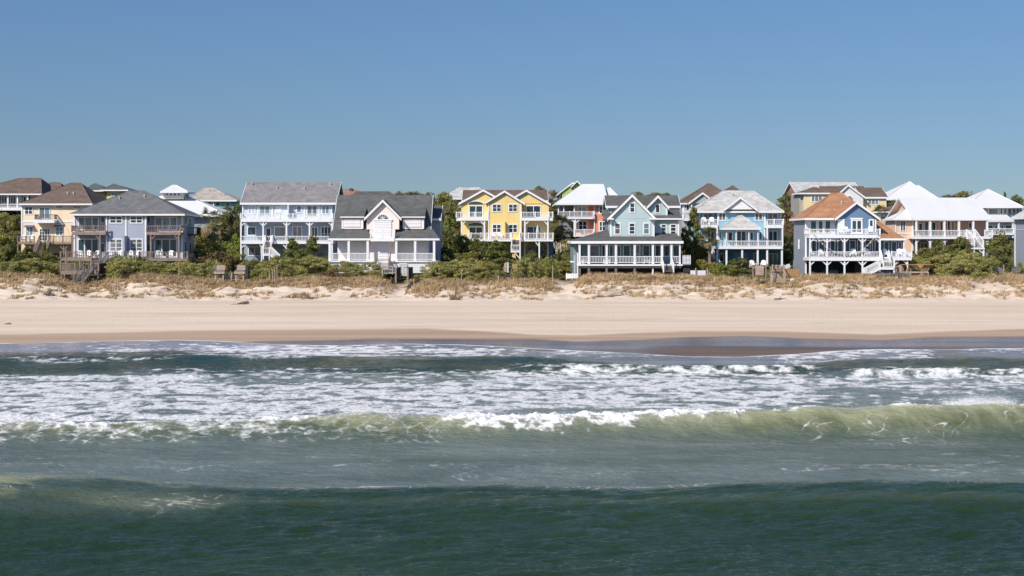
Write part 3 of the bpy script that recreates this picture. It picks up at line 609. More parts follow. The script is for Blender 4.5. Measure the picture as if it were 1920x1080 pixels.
for a, b, pp in ((134.5, 198, (187.5, 136)), (275, 338.5, (282.8, 335.4))):
    h.deck(a, b, 435, 440.5, -.9, 1.38, WOOD, 'balcony_deck'); h.rail(a, b, 423, 434.5, -.8, WOOD, 4, step=.26)
    h.rail_side(a if a < 200 else b, 423, 434.5, -.8, 1.3, WOOD)
    for x in pp: h.post(x, 440, 486, -.75, 2.6, WOOD)
    for x, q in ((pp[0], -1 if a < 200 else 1), (pp[1], 1 if a < 200 else -1)): h.brace(x, 450, x + q * 9, 440.5, -.75, 1.6, WOOD)
h.deck(126, 352, 485, 489.5, -2.9, -.02, WOOD); h.rail(126, 234, 472, 485, -2.8, WOOD, 7, step=.3); h.rail(262, 352, 472, 485, -2.8, WOOD, 6, step=.3); h.rail(234.5, 261.5, 472, 485, -2.8, WOOD, 2, step=.3)
h.rail_side(351.5, 472, 485, -2.7, 3.5, DARKW)
for x in (130, 160, 190, 220, 250, 287, 313, 338, 350): h.post(x, 489.5, 500, -2.6, 2.2, WOOD)
for x in (287, 313, 338): h.brace(x, 498, x + 7, 490, -2.65, 1.5, WOOD); h.brace(x, 498, x - 7, 490, -2.65, 1.5, WOOD)
# balcony and windows on the shaded end wall
xw = h.X(343, 1.4); m = MB(); z0, z1 = h.Z(441.5), h.Z(425.5)
m.box(xw + .01, xw + 1.3, h.Y + 4.2, h.Y + 6.8, z0, z0 + .2)
for yy in (4.2, 6.8): m.box(xw + .01, xw + 1.3, h.Y + yy - .05, h.Y + yy + .05, z1 - .1, z1); [m.box(xw + .1 + k * .2, xw + .14 + k * .2, h.Y + yy - .02, h.Y + yy + .02, z0 + .2, z1 - .1) for k in range(6)]
m.box(xw + 1.24, xw + 1.34, h.Y + 4.2, h.Y + 6.8, z1 - .1, z1); [m.box(xw + 1.27, xw + 1.31, h.Y + 4.3 + k * .2, h.Y + 4.35 + k * .2, z0 + .2, z1 - .1) for k in range(13)]
h.put('side_balcony', m, DARKW)
for yy, pa, pb in ((2.4, 405, 421), (5.0, 408, 425), (2.2, 452, 474), (5.2, 452, 474)):
    o = h.put('window', MB().box(xw + .0, xw + .06, h.Y + yy, h.Y + yy + .95, h.Z(pb), h.Z(pa)), WHITE)
    h.put('pane', MB().box(xw + .04, xw + .08, h.Y + yy + .1, h.Y + yy + .85, h.Z(pb) + .1, h.Z(pa) - .1), GDARK, o)

# ---- light blue three-storey house with the long grey roof
h = Thing('light_blue_house', 'light blue three-storey house with a long grey gable roof and white full-width decks', 'house', 203, 540, 486)
S = siding(rgb(212, 226, 240, .82)); SD = siding(rgb(160, 180, 206, .80))  # SD: darker copy of the siding, shade painted into the recessed storeys
h.gable_x(450.4, 631, 380.4, -.6, 459, 636.6, 341.5, 4.6, 9.8, R_LGREY, wall=S, vents=((472.5, 347), (519.5, 353.5), (571, 355), (619.5, 347)))
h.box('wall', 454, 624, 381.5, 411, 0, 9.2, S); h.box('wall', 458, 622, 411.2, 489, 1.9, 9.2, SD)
for x in (455.3, 484, 511, 571, 598, 621.5): h.box('corner_trim', x - 1.2, x + 1.2, 384, 409, -.09, .02, WHITE)
h.window(465, 479.6, 384.6, 401, 0, GPALE, 2, 2, fw=1.8); h.window(486.4, 507, 385, 406, 0, GCURT, 2, name='sliding_door', fw=1.6); h.shutter(516, 528, 384.8, 399, 0)
h.poly('privacy_fin', [(539, 385), (541, 384), (541, 409), (539, 409)], -1.2, -.02, WHITE)
h.window(555.5, 566, 384.4, 399.5, 0, GCURT, 1, fw=1.8); h.window(575, 595.5, 385, 406, 0, GCURT, 2, name='sliding_door', fw=1.6); h.window(603, 618, 384.6, 401.5, 0, GCURT, 2, fw=1.6)
h.deck(451, 624.5, 409.5, 416, -1.5, 1.9); h.rail(451, 624, 400.5, 409.5, -1.45, WHITE, 8); h.rail_side(451.5, 400.5, 409.5, -1.45, -.05)
for x in (452, 493.6, 537.4, 580.4, 622.8):
    h.post(x, 416, 486.5, -1.3, 2.7)
    if x > 460: h.brace(x, 424, x - 8, 416.2, -1.3); h.brace(x, 466, x - 8, 457.2, -1.3)
    if x < 620: h.brace(x, 424, x + 8, 416.2, -1.3); h.brace(x, 466, x + 8, 457.2, -1.3)
h.deck(451, 624.5, 452, 457.2, -1.5, 1.9); h.rail(452, 493, 442.5, 452, -1.35, WHITE, 2); h.rail(495, 508, 442.5, 452, -1.35, WHITE, 2); h.rail(510, 537, 442.5, 452, -1.35, WHITE, 2); h.rail(538, 580, 442.5, 452, -1.35, WHITE, 2); h.rail(581, 622, 442.5, 452, -1.35, WHITE, 2)
h.window(463, 480.5, 424.5, 442, 1.9, GTEAL, 1, fw=1.8); h.window(498, 508.5, 427, 452, 1.9, GDARK, 1, name='door', fw=1.6); h.window(514, 536, 424.5, 446, 1.9, GGREY, 1, fw=1.8)
h.window(548, 566.5, 424, 452, 1.9, GGREY, 2, name='sliding_door', fw=1.5); h.window(584, 596, 425, 447, 1.9, GTEAL, 2, fw=1.5); h.window(601.5, 621, 424.5, 452, 1.9, GTEAL, 3, 2, name='french_door', fw=1.5)
h.window(465, 490, 462, 480, 1.9, GGREY, 2, fw=1.6, name='sliding_door')
h.stairs(495, 507, 453, 466, -3.1, -1.55, 7, WOODP, WHITE, 11)
h.deck(489.5, 506, 476, 479.5, -4.2, -3.1, name='landing'); h.rail(490, 505.5, 464.5, 476, -4.1, WHITE, 2)
for x in (490.5, 505): h.post(x, 479.5, 492, -4.1, 2)
h.stairs_x(506.5, 476, 522, 491, -4.1, 1.0, 7)

# ---- pale pink house with shutters
h = Thing('pale_pink_house', 'pale pink shuttered house with a dark grey roof, pointed centre gable and white porch', 'house', 188, 718, 505)
S = siding(rgb(254, 236, 229, .87)); SS = paint(rgb(240, 234, 234, .84)); SH = paint(rgb(244, 240, 243, .80), .5, .05)
h.gable_x(623.5, 807.5, 433, 0, 634, 810.5, 365.6, 5.4, 11, R_DARK, wall=S, over=.35)
h.box('wall', 634, 803, 447, 500, .6, 10.6, S)
# porch roof: two skirts left and right of the centre bay
for a, b, tl, tr in ((614.6, 695, 624, 695), (739, 823.6, 739, 812)):
    x0, x1, z0 = h.X(a, -2.3), h.X(b, -2.3), h.Z(447.3, -2.3); t0, t1, zt = h.X(tl, .3), h.X(tr, .3), h.Z(429.5, .3); y0, y1 = h.Y - 2.3, h.Y + .3
    yb = h.Y + 3.5; o = h.put('porch_roof', MB().add([(x0, y0, z0), (x1, y0, z0), (t1, y1, zt), (t0, y1, zt), (x0, y0, z0 - .2), (x1, y0, z0 - .2), (t1, y1 + .3, z0 - .2), (t0, y1 + .3, z0 - .2)],
        [(0, 1, 2, 3), (4, 7, 6, 5), (0, 4, 5, 1), (1, 5, 6, 2), (2, 6, 7, 3), (3, 7, 4, 0)]), R_DARK)
    h.put('fascia', MB().box(x0 - .03, x1 + .03, y0 - .05, y0 - .003, z0 - .24, z0 + .02), WHITE, o)
# centre bay with its gable
h.gable_y((682.7, 409.3), (717.7, 374.3), (752.7, 409.3), -1.3, 5, R_DARK, trim=.34)
h.poly('wall', [(687.5, 410), (687.5, 430), (748.2, 430), (748.2, 410), (717.7, 379.5)], -.85, 4, S)
h.box('wall', 693, 741, 430.2, 500, -.9, .55, S)
m = MB(); c = (h.X(717.7, -.9), h.Z(410.5, -.9)); r_ = 9.6 * h.Y / F
pts = [(c[0] + r_ * math.cos(a), c[1] + r_ * .85 * math.sin(a)) for a in np.linspace(0, math.pi, 13)]
o = h.put('fan_window', MB().prism_y([(c[0] + (x - c[0]) * 1.16, c[1] + (z - c[1]) * 1.16) for x, z in pts] + [(c[0] - r_ * 1.16, c[1] - .1), (c[0] + r_ * 1.16, c[1] - .1)], h.Y - .92, h.Y - .84), WHITE)
h.put('pane', MB().prism_y(pts, h.Y - .95, h.Y - .90), GDARK, o)
m = MB()
for a in (.6, 1.1, 1.57, 2.04, 2.54): m.beam((c[0], h.Y - .96, c[1]), (c[0] + r_ * math.cos(a), h.Y - .96, c[1] + r_ * .85 * math.sin(a)), .06, .03)
h.put('muntin', m, WHITE, o)
h.box('head_trim', 700.5, 735.5, 411, 413.4, -1.02, -.84, WHITE); h.shutter(702, 734, 414, 446.5, -.9, SH)
h.deck(694.7, 739.6, 446.4, 452.5, -2.4, -.92); h.rail(695, 739.4, 430.5, 446.2, -2.35, WHITE, 3, step=.3)
for a, b in ((638, 682.7), (752.7, 796.8)):      # shed dormers
    x0, x1 = h.X(a, -.3), h.X(b, -.3); zt = h.Z(406.4, -.3); y0 = h.Y - .3; zk = h.Z(389, 3.4)
    h.put('dormer_roof', MB().prism_x([(y0, zt), (h.Y + 3.6, zk), (h.Y + 3.6, zk - .25), (y0, zt - .2)], x0, x1), R_DARK)
    h.box('dormer_wall', a + 2.8, b - 2, 408, 429.5, 0, 3.3, S); h.box('fascia', a - .3, b + .3, 406, 408.2, -.36, -.303, WHITE)
    h.shutter(a + 7, b - 7, 411, 426.5, 0, SH); h.box('corner_trim', a + 2.6, a + 5.6, 408.3, 429, -.05, -.002, WHITE); h.box('corner_trim', b - 4.8, b - 1.8, 408.3, 429, -.05, -.002, WHITE)
for a, b in ((633, 652), (657, 687), (746, 776), (782, 801)): h.shutter(a, b, 451, 474.5, .6, SS)
h.shutter(706.6, 727.4, 454, 487, -.92, SH)
for x in (618.5, 654, 689.5, 743, 778.5, 814): h.post(x, 447.5, 489, -2.1, 4.3, WHITE, True)
for a, b in ((617, 652), (656, 690), (742, 777), (780, 815)): h.rail(a, b, 474.5, 488, -2.15, WHITE, 2, step=.16)
h.deck(616, 702, 488.6, 491.5, -2.4, .58); h.deck(731, 818, 488.6, 491.5, -2.4, .58); h.box('skirt', 616.5, 817.5, 491.7, 512, -2.2, -2.0, WHITE2)
h.stairs(705, 728, 489, 505, -4.6, -2.4, 8, WHITE, WOODG, 13)
m = MB()                                        # lattice door under the porch
x0, x1, z0, z1 = h.X(749, -2.2), h.X(763, -2.2), h.Z(517, -2.2), h.Z(494, -2.2)
for k in range(6): m.box(x0 + (x1 - x0) * k / 5 - .045, x0 + (x1 - x0) * k / 5 + .045, h.Y - 2.36, h.Y - 2.31, z0, z1)
for k in range(8): m.box(x0, x1, h.Y - 2.30, h.Y - 2.26, z0 + (z1 - z0) * k / 7 - .045, z0 + (z1 - z0) * k / 7 + .045)
h.put('lattice', m, WHITE)
# rear wing that shows past the right corner
h.box('wall', 806, 825, 411, 500, 4.5, 11, siding(rgb(200, 205, 215, .6)))
h.gable_x(803, 827, 410, 4.0, 805, 826.5, 385, 8.2, 12, R_DARK, wall=S, over=.2)

# ---- yellow triple-gable house
h = Thing('yellow_house', 'yellow house with three pointed gables, white decks and a closed deck umbrella', 'house', 214, 946, 487)
S = siding(rgb(250, 216, 128, .86)); SY = S
h.box('wall', 865, 1029, 382, 452, 1.6, 13, S); h.box('wall', 868, 1027, 452.2, 490, 3.2, 12.5, S)
h.gable_x(866, 1028, 376, 3.0, 895, 1003, 356.2, 8, 13, R_UMBER)
for L, A, R_, ins in (((859.7, 381), (906, 355.3), (950, 379.5), 5.5), ((942, 381.5), (987, 355.8), (1032.4, 382), 5.5)):
    h.gable_y(L, A, R_, 1.25, 9, R_UMBER); h.poly('wall', [(L[0] + ins, 383), (A[0], A[1] + 4.2), (R_[0] - ins, 383)], 1.6, 8, S)
h.box('wall', 916, 977, 379, 450, -.9, 1.55, S); h.gable_y((909.3, 379.2), (946.2, 357.2), (984, 381), -1.25, 9, R_UMBER); h.poly('wall', [(916, 378.9), (946.3, 361.6), (977, 378.9)], -.9, 3, S)
h.box('corner_trim', 915.4, 917.6, 380, 450, -.97, -.85, WHITE); h.box('corner_trim', 975.6, 977.8, 380, 450, -.97, -.85, WHITE)
for y0, y1 in ((382.3, 397.5), (420, 436.6)):
    for a in (922.6, 953): h.window(a, a + 17.6, y0, y1, -.9, GDARK, 2, 2, fw=1.6)
h.poly('privacy_fin', [(945.3, 416), (947.5, 414.6), (947.5, 449), (945.3, 449)], -2.2, -.92, S)
for a, yy in ((879, 378), (879, 418)):
    c = (h.X(a + 13, 1.6), h.Z(yy + 5, 1.6)); rx = 14 * h.Y / F
    pts = [(c[0] + rx * math.cos(q), c[1] + .42 * math.sin(q)) for q in np.linspace(0, math.pi, 11)]
    o = h.put('arched_window', MB().prism_y([(c[0] + (x - c[0]) * 1.12, c[1] + (z - c[1]) * 1.4) for x, z in pts], h.Y + 1.52, h.Y + 1.59), WHITE); h.put('pane', MB().prism_y(pts, h.Y + 1.48, h.Y + 1.53), GTEAL, o)
    h.window(a, a + 26.5, yy + 7, yy + 30, 1.6, GDARK, 2, name='sliding_door', fw=1.6)
h.window(986.5, 1014, 385, 408, 1.6, GDARK, 2, name='sliding_door'); h.window(987, 1014, 424, 449, 1.6, GDARK, 2, name='sliding_door')
h.window(911, 914, 425, 436, 1.6, GDARK, 1, fw=.8); h.window(978.5, 982, 425, 436, 1.6, GDARK, 1, fw=.8)
for a, b in ((864, 915.6), (978, 1029)):
    h.deck(a, b, 408.4, 413.6, -1.0, 1.58); h.rail(a, b, 397.5, 408.2, -.95, WHITE, 3)
h.deck(855.5, 865, 408.4, 414, 1.65, 6, name='side_deck'); h.rail(855.5, 864.8, 397.5, 408.2, 1.6, WHITE, 2); h.deck(1029, 1036.5, 408.4, 414, 1.65, 6, name='side_deck'); h.rail(1029.2, 1036.5, 397.5, 408.2, 1.6, WHITE, 2)
for x in (865.5, 908.3, 984, 1027.3):
    h.post(x, 413.6, 488, -.8, 2.6); q = 1 if x in (865.5, 984) else -1
    h.brace(x, 422, x + q * 8, 413.8, -.8); h.brace(x, 461, x + q * 8, 452.7, -.8)
h.post(1011, 452.6, 488, -2.6, 2.6); h.brace(1011, 462, 1003, 452.8, -2.6)
h.deck(864, 958, 448.6, 452.6, -2.8, 1.58); h.deck(959, 1037.6, 448.6, 452.6, -2.8, 1.58)
h.rail(865, 957, 436.8, 448.4, -2.75, WHITE, 6); h.rail(975.6, 1037, 436.8, 448.4, -2.75, WHITE, 5)
h.window(989, 1019, 460, 486, 3.2, GTEAL, 2, name='sliding_door', fw=1.5)
h.stairs(960, 974, 449, 463, -4.4, -2.85, 8, WOODP, WHITE, 12); h.deck(957.5, 976, 470, 473.5, -5.6, -4.5, name='landing'); h.rail(958.5, 975.4, 459, 470, -5.5, WHITE, 2)
h.post(975, 445, 489, -5.5, 2.4); h.post(960, 445, 470, -4.3, 2.0); h.brace(974.8, 485, 965, 473.8, -5.5)
h.box('side_wall', 1029, 1037, 453, 489, 1.7, 12, siding(rgb(150, 165, 185, .7)))

# ---- teal house with the wraparound porch
h = Thing('teal_house', 'pale teal house with a dark grey roof, big front gable and wraparound white-post porch', 'house', 186, 1185, 510)
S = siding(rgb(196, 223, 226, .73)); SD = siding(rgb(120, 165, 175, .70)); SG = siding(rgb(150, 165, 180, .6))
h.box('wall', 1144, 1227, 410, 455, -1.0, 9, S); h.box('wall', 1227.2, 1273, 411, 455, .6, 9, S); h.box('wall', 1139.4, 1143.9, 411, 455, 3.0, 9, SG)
h.gable_x(1136, 1276, 386.4, 4.2, 1138.5, 1273, 366.2, 7.2, 12, R_SLATE, wall=S, over=.4)
h.box('wall', 1142.7, 1274, 387.8, 412, 4.6, 10, S)
h.poly('wall', [(1144, 409.8), (1185.5, 370.5), (1227, 409.8)], -1.0, 7, S); h.gable_y((1138.6, 410.6), (1185.5, 364.4), (1230.5, 410.2), -1.35, 8.5, R_SLATE, trim=.34)
h.box('cornice_return', 1138.8, 1151, 409, 411.6, -1.8, -.95, WHITE); h.box('cornice_return', 1219, 1231, 409, 411.6, -1.8, -.95, WHITE)
x0, x1 = h.X(1220, .1), h.X(1279.5, .1)          # lower slope on the right
o = h.put('lower_roof', MB().prism_x([(h.Y + .1, h.Z(409.6, .1)), (h.Y + 4.7, h.Z(391, 4.7)), (h.Y + 4.7, h.Z(391, 4.7) - .3), (h.Y + .1, h.Z(409.6, .1) - .25)], x0, x1), R_SLATE)
h.box('fascia', 1220, 1279.8, 409.2, 412, .02, .097, WHITE, o)
x0, x1 = h.X(1131.5, 2.6), h.X(1143, 2.6); h.put('lower_roof', MB().prism_x([(h.Y + 2.6, h.Z(411, 2.6)), (h.Y + 4.7, h.Z(393, 4.7)), (h.Y + 4.7, h.Z(393, 4.7) - .3), (h.Y + 2.6, h.Z(411, 2.6) - .25)], x0, x1), R_SLATE)
h.box('dormer_wall', 1215, 1251, 386.5, 406.5, 1.6, 5.5, S); h.poly('dormer_wall', [(1215, 386.3), (1234, 370.5), (1251, 386.3)], 1.6, 5.5, S); h.gable_y((1212, 388.4), (1233.9, 366.2), (1254.6, 388.6), 1.1, 7, R_SLATE, trim=.34, name='dormer_roof')
for x in (1145.4, 1225.6): h.box('corner_trim', x - 1.6, x + 1.6, 411.8, 452, -1.07, -.95, WHITE)
h.box('corner_trim', 1270.5, 1273.5, 412, 452, .53, .65, WHITE); h.box('corner_trim', 1249, 1251.6, 389, 406, 1.54, 1.7, WHITE)
h.window(1180, 1191, 379.5, 399, -1, GDARK, 1, 2, fw=1.9); h.window(1151.5, 1164, 417.4, 440, -1, GGREY, 1, 2, fw=2); h.window(1178.8, 1191.3, 417.4, 440, -1, GDARK, 1, 3, fw=2); h.window(1205.7, 1218.5, 417.4, 440, -1, GCURT, 1, 2, fw=2)
h.window(1238.6, 1250, 419.4, 440.3, .6, GDARK, 1, 3, fw=2); h.window(1256, 1268.6, 419.4, 440.3, .6, GDARK, 1, 3, fw=2); h.window(1228, 1238, 382.3, 400, 1.6, GDARK, 1, fw=1.9)
# porch roof (hip) and porch
dF = -3.6; x0, x1, z = h.X(1071.4, dF), h.X(1281, dF), h.Z(452.4, dF); y0 = h.Y + dF; t0, t1, zt, yt = h.X(1137, 2.6), h.X(1262, 2.6), h.Z(430.5, 2.6), h.Y + 2.6
o = h.put('porch_roof', MB().add([(x0, y0, z), (x1, y0, z), (x1, h.Y + 7, z), (x0, h.Y + 8.5, z), (t0, yt, zt), (t1, yt, zt), (x0, y0, z - .22), (x1, y0, z - .22), (x1, h.Y + 7, z - .22), (x0, h.Y + 8.5, z - .22)],
      [(0, 1, 5, 4), (1, 2, 5), (2, 3, 4, 5), (3, 0, 4), (0, 6, 7, 1), (1, 7, 8, 2), (3, 9, 6, 0), (9, 8, 7, 6)]), R_SLATE)
h.put('fascia', MB().box(x0 - .04, x1 + .04, y0 - .05, y0 - .003, z - .30, z + .03).box(x0 - .05, x0 - .003, y0, h.Y + 8.5, z - .3, z + .03), WHITE, o)
h.box('porch_beam', 1084, 1278, 454.9, 458, -3.2, -3.0, S)
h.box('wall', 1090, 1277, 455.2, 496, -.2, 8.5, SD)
for a, b, g in ((1106, 1124, GGREY), (1128, 1135, GDARK), (1142, 1150, GTEAL), (1157, 1164, GDARK), (1168, 1182, GDARK), (1205, 1218, GDARK), (1228, 1239, GDARK), (1243.5, 1256, GDARK), (1262, 1274, GTEAL)): h.window(a, b, 459.5, 481, -.2, g, 1, fw=1.3)
h.window(1191, 1200.5, 459, 494, -.2, GGREY, 1, 2, name='door', fw=1.5)
px_ = (1086.7, 1104, 1137.4, 1154.7, 1189.9, 1224, 1241.2, 1258.8, 1274.7)
for x in px_: h.post(x, 458, 495, -3.3, 3.7 if x < 1270 else 2.6, WHITE, True)
for a, b in zip(px_, px_[1:]):
    if a != 1241.2: h.rail(a + 2, b - 2, 480.6, 493.6, -3.3, WHITE, 0, step=.19)
h.deck(1083, 1280, 495.4, 498.6, -3.6, -.22); h.box('floor_beam', 1084, 1278, 498.8, 502.5, -3.4, -3.1, WOODG)
for x in (1086.7, 1104, 1137.4, 1154.7, 1189.9, 1224, 1258): h.post(x, 502.6, 516, -3.2, 4.2 if x != 1224 else 2.4, WOODG if x != 1224 else WHITE)
h.box('foundation_wall', 1092, 1276, 499, 519, -.1, 8, paint(rgb(90, 92, 98, .6)))
h.box('side_wall', 1074.5, 1084.5, 457, 513, -1.2, 8, SG); h.post(1077.5, 478, 514, -3.4, 2, S); h.post(1083, 474, 514, -3.4, 2, WHITE); h.box('side_ledge', 1069, 1077, 489.5, 492, -3.5, -2.4, WHITE)
h.stairs(1245, 1262, 496, 509.5, -6.3, -3.7, 8, WOODG, WHITE, 15)
m = MB(); za = h.Z(480, -3.6); zb = h.Z(495.3, -3.6)
xx = np.linspace(h.X(1280.5, -3.6), h.X(1294, -3.6), 6)
for i, x in enumerate(xx): m.prism_y([(x - .055, zb), (x + .055, zb), (x + .055, za + .02), (x, za + .16), (x - .055, za + .02)], h.Y - 3.7, h.Y - 3.64)
m.box(xx[0], xx[-1], h.Y - 3.63, h.Y - 3.57, za - .3, za - .18); m.box(xx[0], xx[-1], h.Y - 3.63, h.Y - 3.57, zb + .15, zb + .27)
h.put('picket_rail', m, WHITE); h.box('utility_deck', 1280, 1295, 495.6, 497, -3.7, -1, WOODG); h.box('utility_box', 1281, 1294, 497.2, 511, -3.3, -1.2, DARKW)

# ---- bright blue house
h = Thing('bright_blue_house', 'bright sky-blue house with a pale tan hip roof and a pyramid-roofed porch bay', 'house', 200, 1388, 500)
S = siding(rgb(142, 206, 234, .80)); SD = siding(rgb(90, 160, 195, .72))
h.hip(1299.7, 1470, 396.2, -.5, 12, 1353.7, 1412.8, 358.7, R_PALE, vents=((1373.5, 366.5),))
h.box('wall', 1345.8, 1435, 398, 466, 0, 11, S); h.box('wall', 1311, 1345.6, 398, 466, 1.6, 11, S); h.box('wall', 1435.2, 1464.8, 398, 466, 1.6, 11, S)
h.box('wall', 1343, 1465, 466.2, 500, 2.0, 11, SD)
h.gable_y((1357, 393), (1388.4, 369), (1420, 393), -.95, 6, R_PALE, trim=.28); h.poly('gable_wall', [(1361, 392.6), (1388.4, 372.2), (1416, 392.6)], -.7, 3, WHITE)
for x in (1311.8, 1346.2, 1434, 1463.8): h.box('corner_trim', x - 1.1, x + 1.1, 399, 451, -.08 if 1340 < x < 1440 else 1.53, .05 if 1340 < x < 1440 else 1.65, WHITE)
h.window(1346.8, 1361.4, 398.8, 414, 0, GGREY, 2, fw=1.7); h.window(1414.8, 1430.2, 398.8, 414, 0, GGREY, 2, fw=1.7)
h.window(1318, 1337.5, 399, 427, 1.6, GCURT, 2, name='sliding_door', fw=1.7); h.window(1438.5, 1459, 399, 427, 1.6, GCURT, 2, name='sliding_door', fw=1.7)
for a, b in ((1315, 1345.8), (1435, 1469)):
    h.deck(a, b, 421.5, 427.6, -1.2, 1.55); h.rail(a, b, 411, 421.4, -1.15, WHITE, 3); 
h.hip(1353.5, 1426.5, 428, -2.9, 2.6, 1387, 1387.6, 402, R_PALE, dR=-.1, name='porch_roof')
for x in (1362, 1380, 1404, 1421): h.post(x, 430, 462, -2.5, 2.0)
h.deck(1342.5, 1468, 461.6, 466.8, -2.8, 1.9); h.rail(1343, 1361, 451.4, 461.4, -2.7, WHITE, 2); h.rail(1363, 1379, 451.4, 461.4, -2.7); h.rail(1381, 1403, 451.4, 461.4, -2.7); h.rail(1405, 1420, 451.4, 461.4, -2.7); h.rail(1422, 1438, 451.4, 461.4, -2.7, WHITE, 2); h.rail(1439.5, 1467.5, 451.4, 461.4, -2.7, WHITE, 2)
h.window(1380.5, 1399.5, 432, 461, 0, GTEAL, 2, 1, name='french_door', fw=1.8); h.window(1364, 1374, 434, 452, 0, GDARK, 1, fw=1.6); h.window(1405.5, 1413, 434, 451, 0, GDARK, 1, fw=1.6); h.window(1423, 1429, 434, 451, 0, GDARK, 1, fw=1.3); h.window(1347.5, 1353, 434, 451, 0, GDARK, 1, fw=1.3)
h.window(1440, 1458, 432, 461, 1.6, GDARK, 2, name='sliding_door', fw=1.8); h.window(1325, 1340, 432, 452, 1.6, GDARK, 2, fw=1.6)
for x in (1345, 1362, 1391.4, 1420.6, 1438.3, 1466): h.post(x, 466.8, 500.5, -2.5, 3.1)
h.post(1438.3, 414, 461, -1.1, 2.6); h.post(1467, 414, 461, -1.1, 2.6); h.post(1344.4, 427, 452, -1.1, 2.4)
h.window(1348.5, 1357.5, 474, 491, 2, GDARK, 1, name='door', fw=1.4); h.window(1412.5, 1419, 474, 491, 2, GGREY, 1, fw=1.3); h.window(1440.5, 1458, 475, 500, 2, glass((.10, .11, .07)), 2, name='sliding_door', fw=1.6); h.shutter(1375, 1388, 473, 496, 2, siding(rgb(120, 196, 232, .7)), False); h.shutter(1394, 1403, 473, 496, 2, siding(rgb(120, 196, 232, .7)), False)
h.stairs(1323, 1338, 464, 484, -.5, 3.4, 9, WHITE, WHITE, 12); h.box('stair_wall', 1309, 1343, 466, 498, 3.6, 10, siding(rgb(170, 195, 220, .7)))

# ---- blue house with the rust roof
h = Thing('blue_rust_roof_house', 'slate-blue house with a rust-orange roof, two long white decks and a string of pennants', 'house', 187, 1583, 513)
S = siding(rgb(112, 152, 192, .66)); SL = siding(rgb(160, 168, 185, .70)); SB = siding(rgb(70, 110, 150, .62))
h.hip(1510 - 1.2, 1640, 409.4, -.5, 9.6, 1558.8, 1578, 362, R_RUST, dR=4.5, vents=((1578.5, 382),))
h.box('wall', 1511, 1643, 411, 489, .9, 9, SL); h.box('wall', 1512.5, 1642, 446.5, 482, .84, .895, SB)
h.box('wall', 1571, 1642.6, 409.5, 441, -.7, .88, S); h.poly('wall', [(1571, 409.3), (1606.3, 383.5), (1642.6, 409.3)], -.7, 6, S); h.gable_y((1565.5, 409.9), (1606.3, 378), (1651, 409.9), -1.1, 7, R_RUST, trim=.31)
h.box('wall', 1513, 1570.8, 411, 441, .82, .895, WHITE2)
for a, b in ((1519.5, 1531), (1534, 1543), (1546.5, 1557.5)): h.window(a, b, 413.5, 437, .82, GTEAL, 1, fw=1.2)
for x in (1511.3, 1572, 1641.8): h.box('corner_trim', x - 1.2, x + 1.2, 411, 440, .78 if x < 1520 else -.77, .9 if x < 1520 else -.6, WHITE)
h.shutter(1573.5, 1583.6, 410.5, 436, -.7, WHITE); h.window(1595.5, 1617, 411.5, 438, -.7, GTEAL, 2, name='french_door', fw=2.6); h.box('head_trim', 1594.5, 1618, 408.6, 411.3, -.82, -.68, WHITE); h.window(1628.7, 1638.2, 411, 428, -.7, GTEAL, 1, fw=2.2)
h.deck(1517, 1650.5, 440.2, 446.4, -2.9, -.02); h.rail(1518, 1650, 429.3, 440, -2.85, WHITE, 6, step=.19); h.rail_side(1518.5, 429.3, 440, -2.8, .7)
h.deck(1517, 1651, 482, 489, -2.9, .85); h.rail(1518, 1650, 471.6, 481.9, -2.85, WHITE, 5, step=.19)
for x in (1518.7, 1550.7, 1583.3, 1617, 1649.6):
    h.post(x, 446.4, 516.5, -2.7, 2.9)
    if x > 1520: h.brace(x, 455, x - 8.5, 446.6, -2.7, 1.8); h.brace(x, 498, x - 9, 489.2, -2.7, 1.9)
    if x < 1640: h.brace(x, 455, x + 8.5, 446.6, -2.7, 1.8); h.brace(x, 498, x + 9, 489.2, -2.7, 1.9)
for a, b in ((1521, 1531), (1535, 1546), (1556, 1566), (1570, 1580), (1592.5, 1604), (1607, 1613.5), (1621.5, 1632), (1635, 1641)): h.window(a, b, 450, 476, .84, GDARK if a != 1592.5 else GTEAL, 1, fw=1.2)
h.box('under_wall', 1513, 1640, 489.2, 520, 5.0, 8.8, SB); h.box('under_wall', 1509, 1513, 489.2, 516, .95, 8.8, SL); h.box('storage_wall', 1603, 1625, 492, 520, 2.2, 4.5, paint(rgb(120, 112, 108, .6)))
h.box('corner_trim', 1509.5, 1512.5, 411, 515, .82, .96, WHITE); h.box('side_window', 1496.6, 1499.2, 449, 467, 4.5, 4.6, WHITE)
# side wing under its own rust slope
h.box('wall', 1645, 1694, 449.5, 490, .9, 8, SB); x0, x1, z0 = h.X(1640, -.6), h.X(1697.4, -.6), h.Z(447.3, -.6)
xa, za = h.X(1644.5, 4), h.Z(412.7, 4); o = h.put('wing_roof', MB().add([(x0, h.Y - .6, z0), (x1, h.Y - .6, z0), (x1, h.Y + 9, z0), (x0, h.Y + 9, z0), (xa, h.Y + 4, za), (x0, h.Y + 4, za)], [(0, 1, 4, 5), (1, 2, 4), (2, 3, 5, 4), (0, 5, 3), (3, 2, 1, 0)]), R_RUST)
h.put('fascia', MB().box(x0, x1 + .03, h.Y - .66, h.Y - .603, z0 - .24, z0 + .02), WHITE, o)
for a, b in ((1657, 1667), (1671, 1681), (1684, 1690)): h.window(a, b, 452.5, 473, .9, GTEAL, 1, fw=1.1)
h.deck(1651.5, 1709.6, 482.3, 488, -3.6, .85); h.rail(1672, 1709.4, 471.6, 482, -3.5, WHITE, 4, step=.19); h.rail_side(1709, 471.6, 482, -3.4, .5)
for x in (1676.5, 1701): h.post(x, 488, 512, -3.3, 2.8)
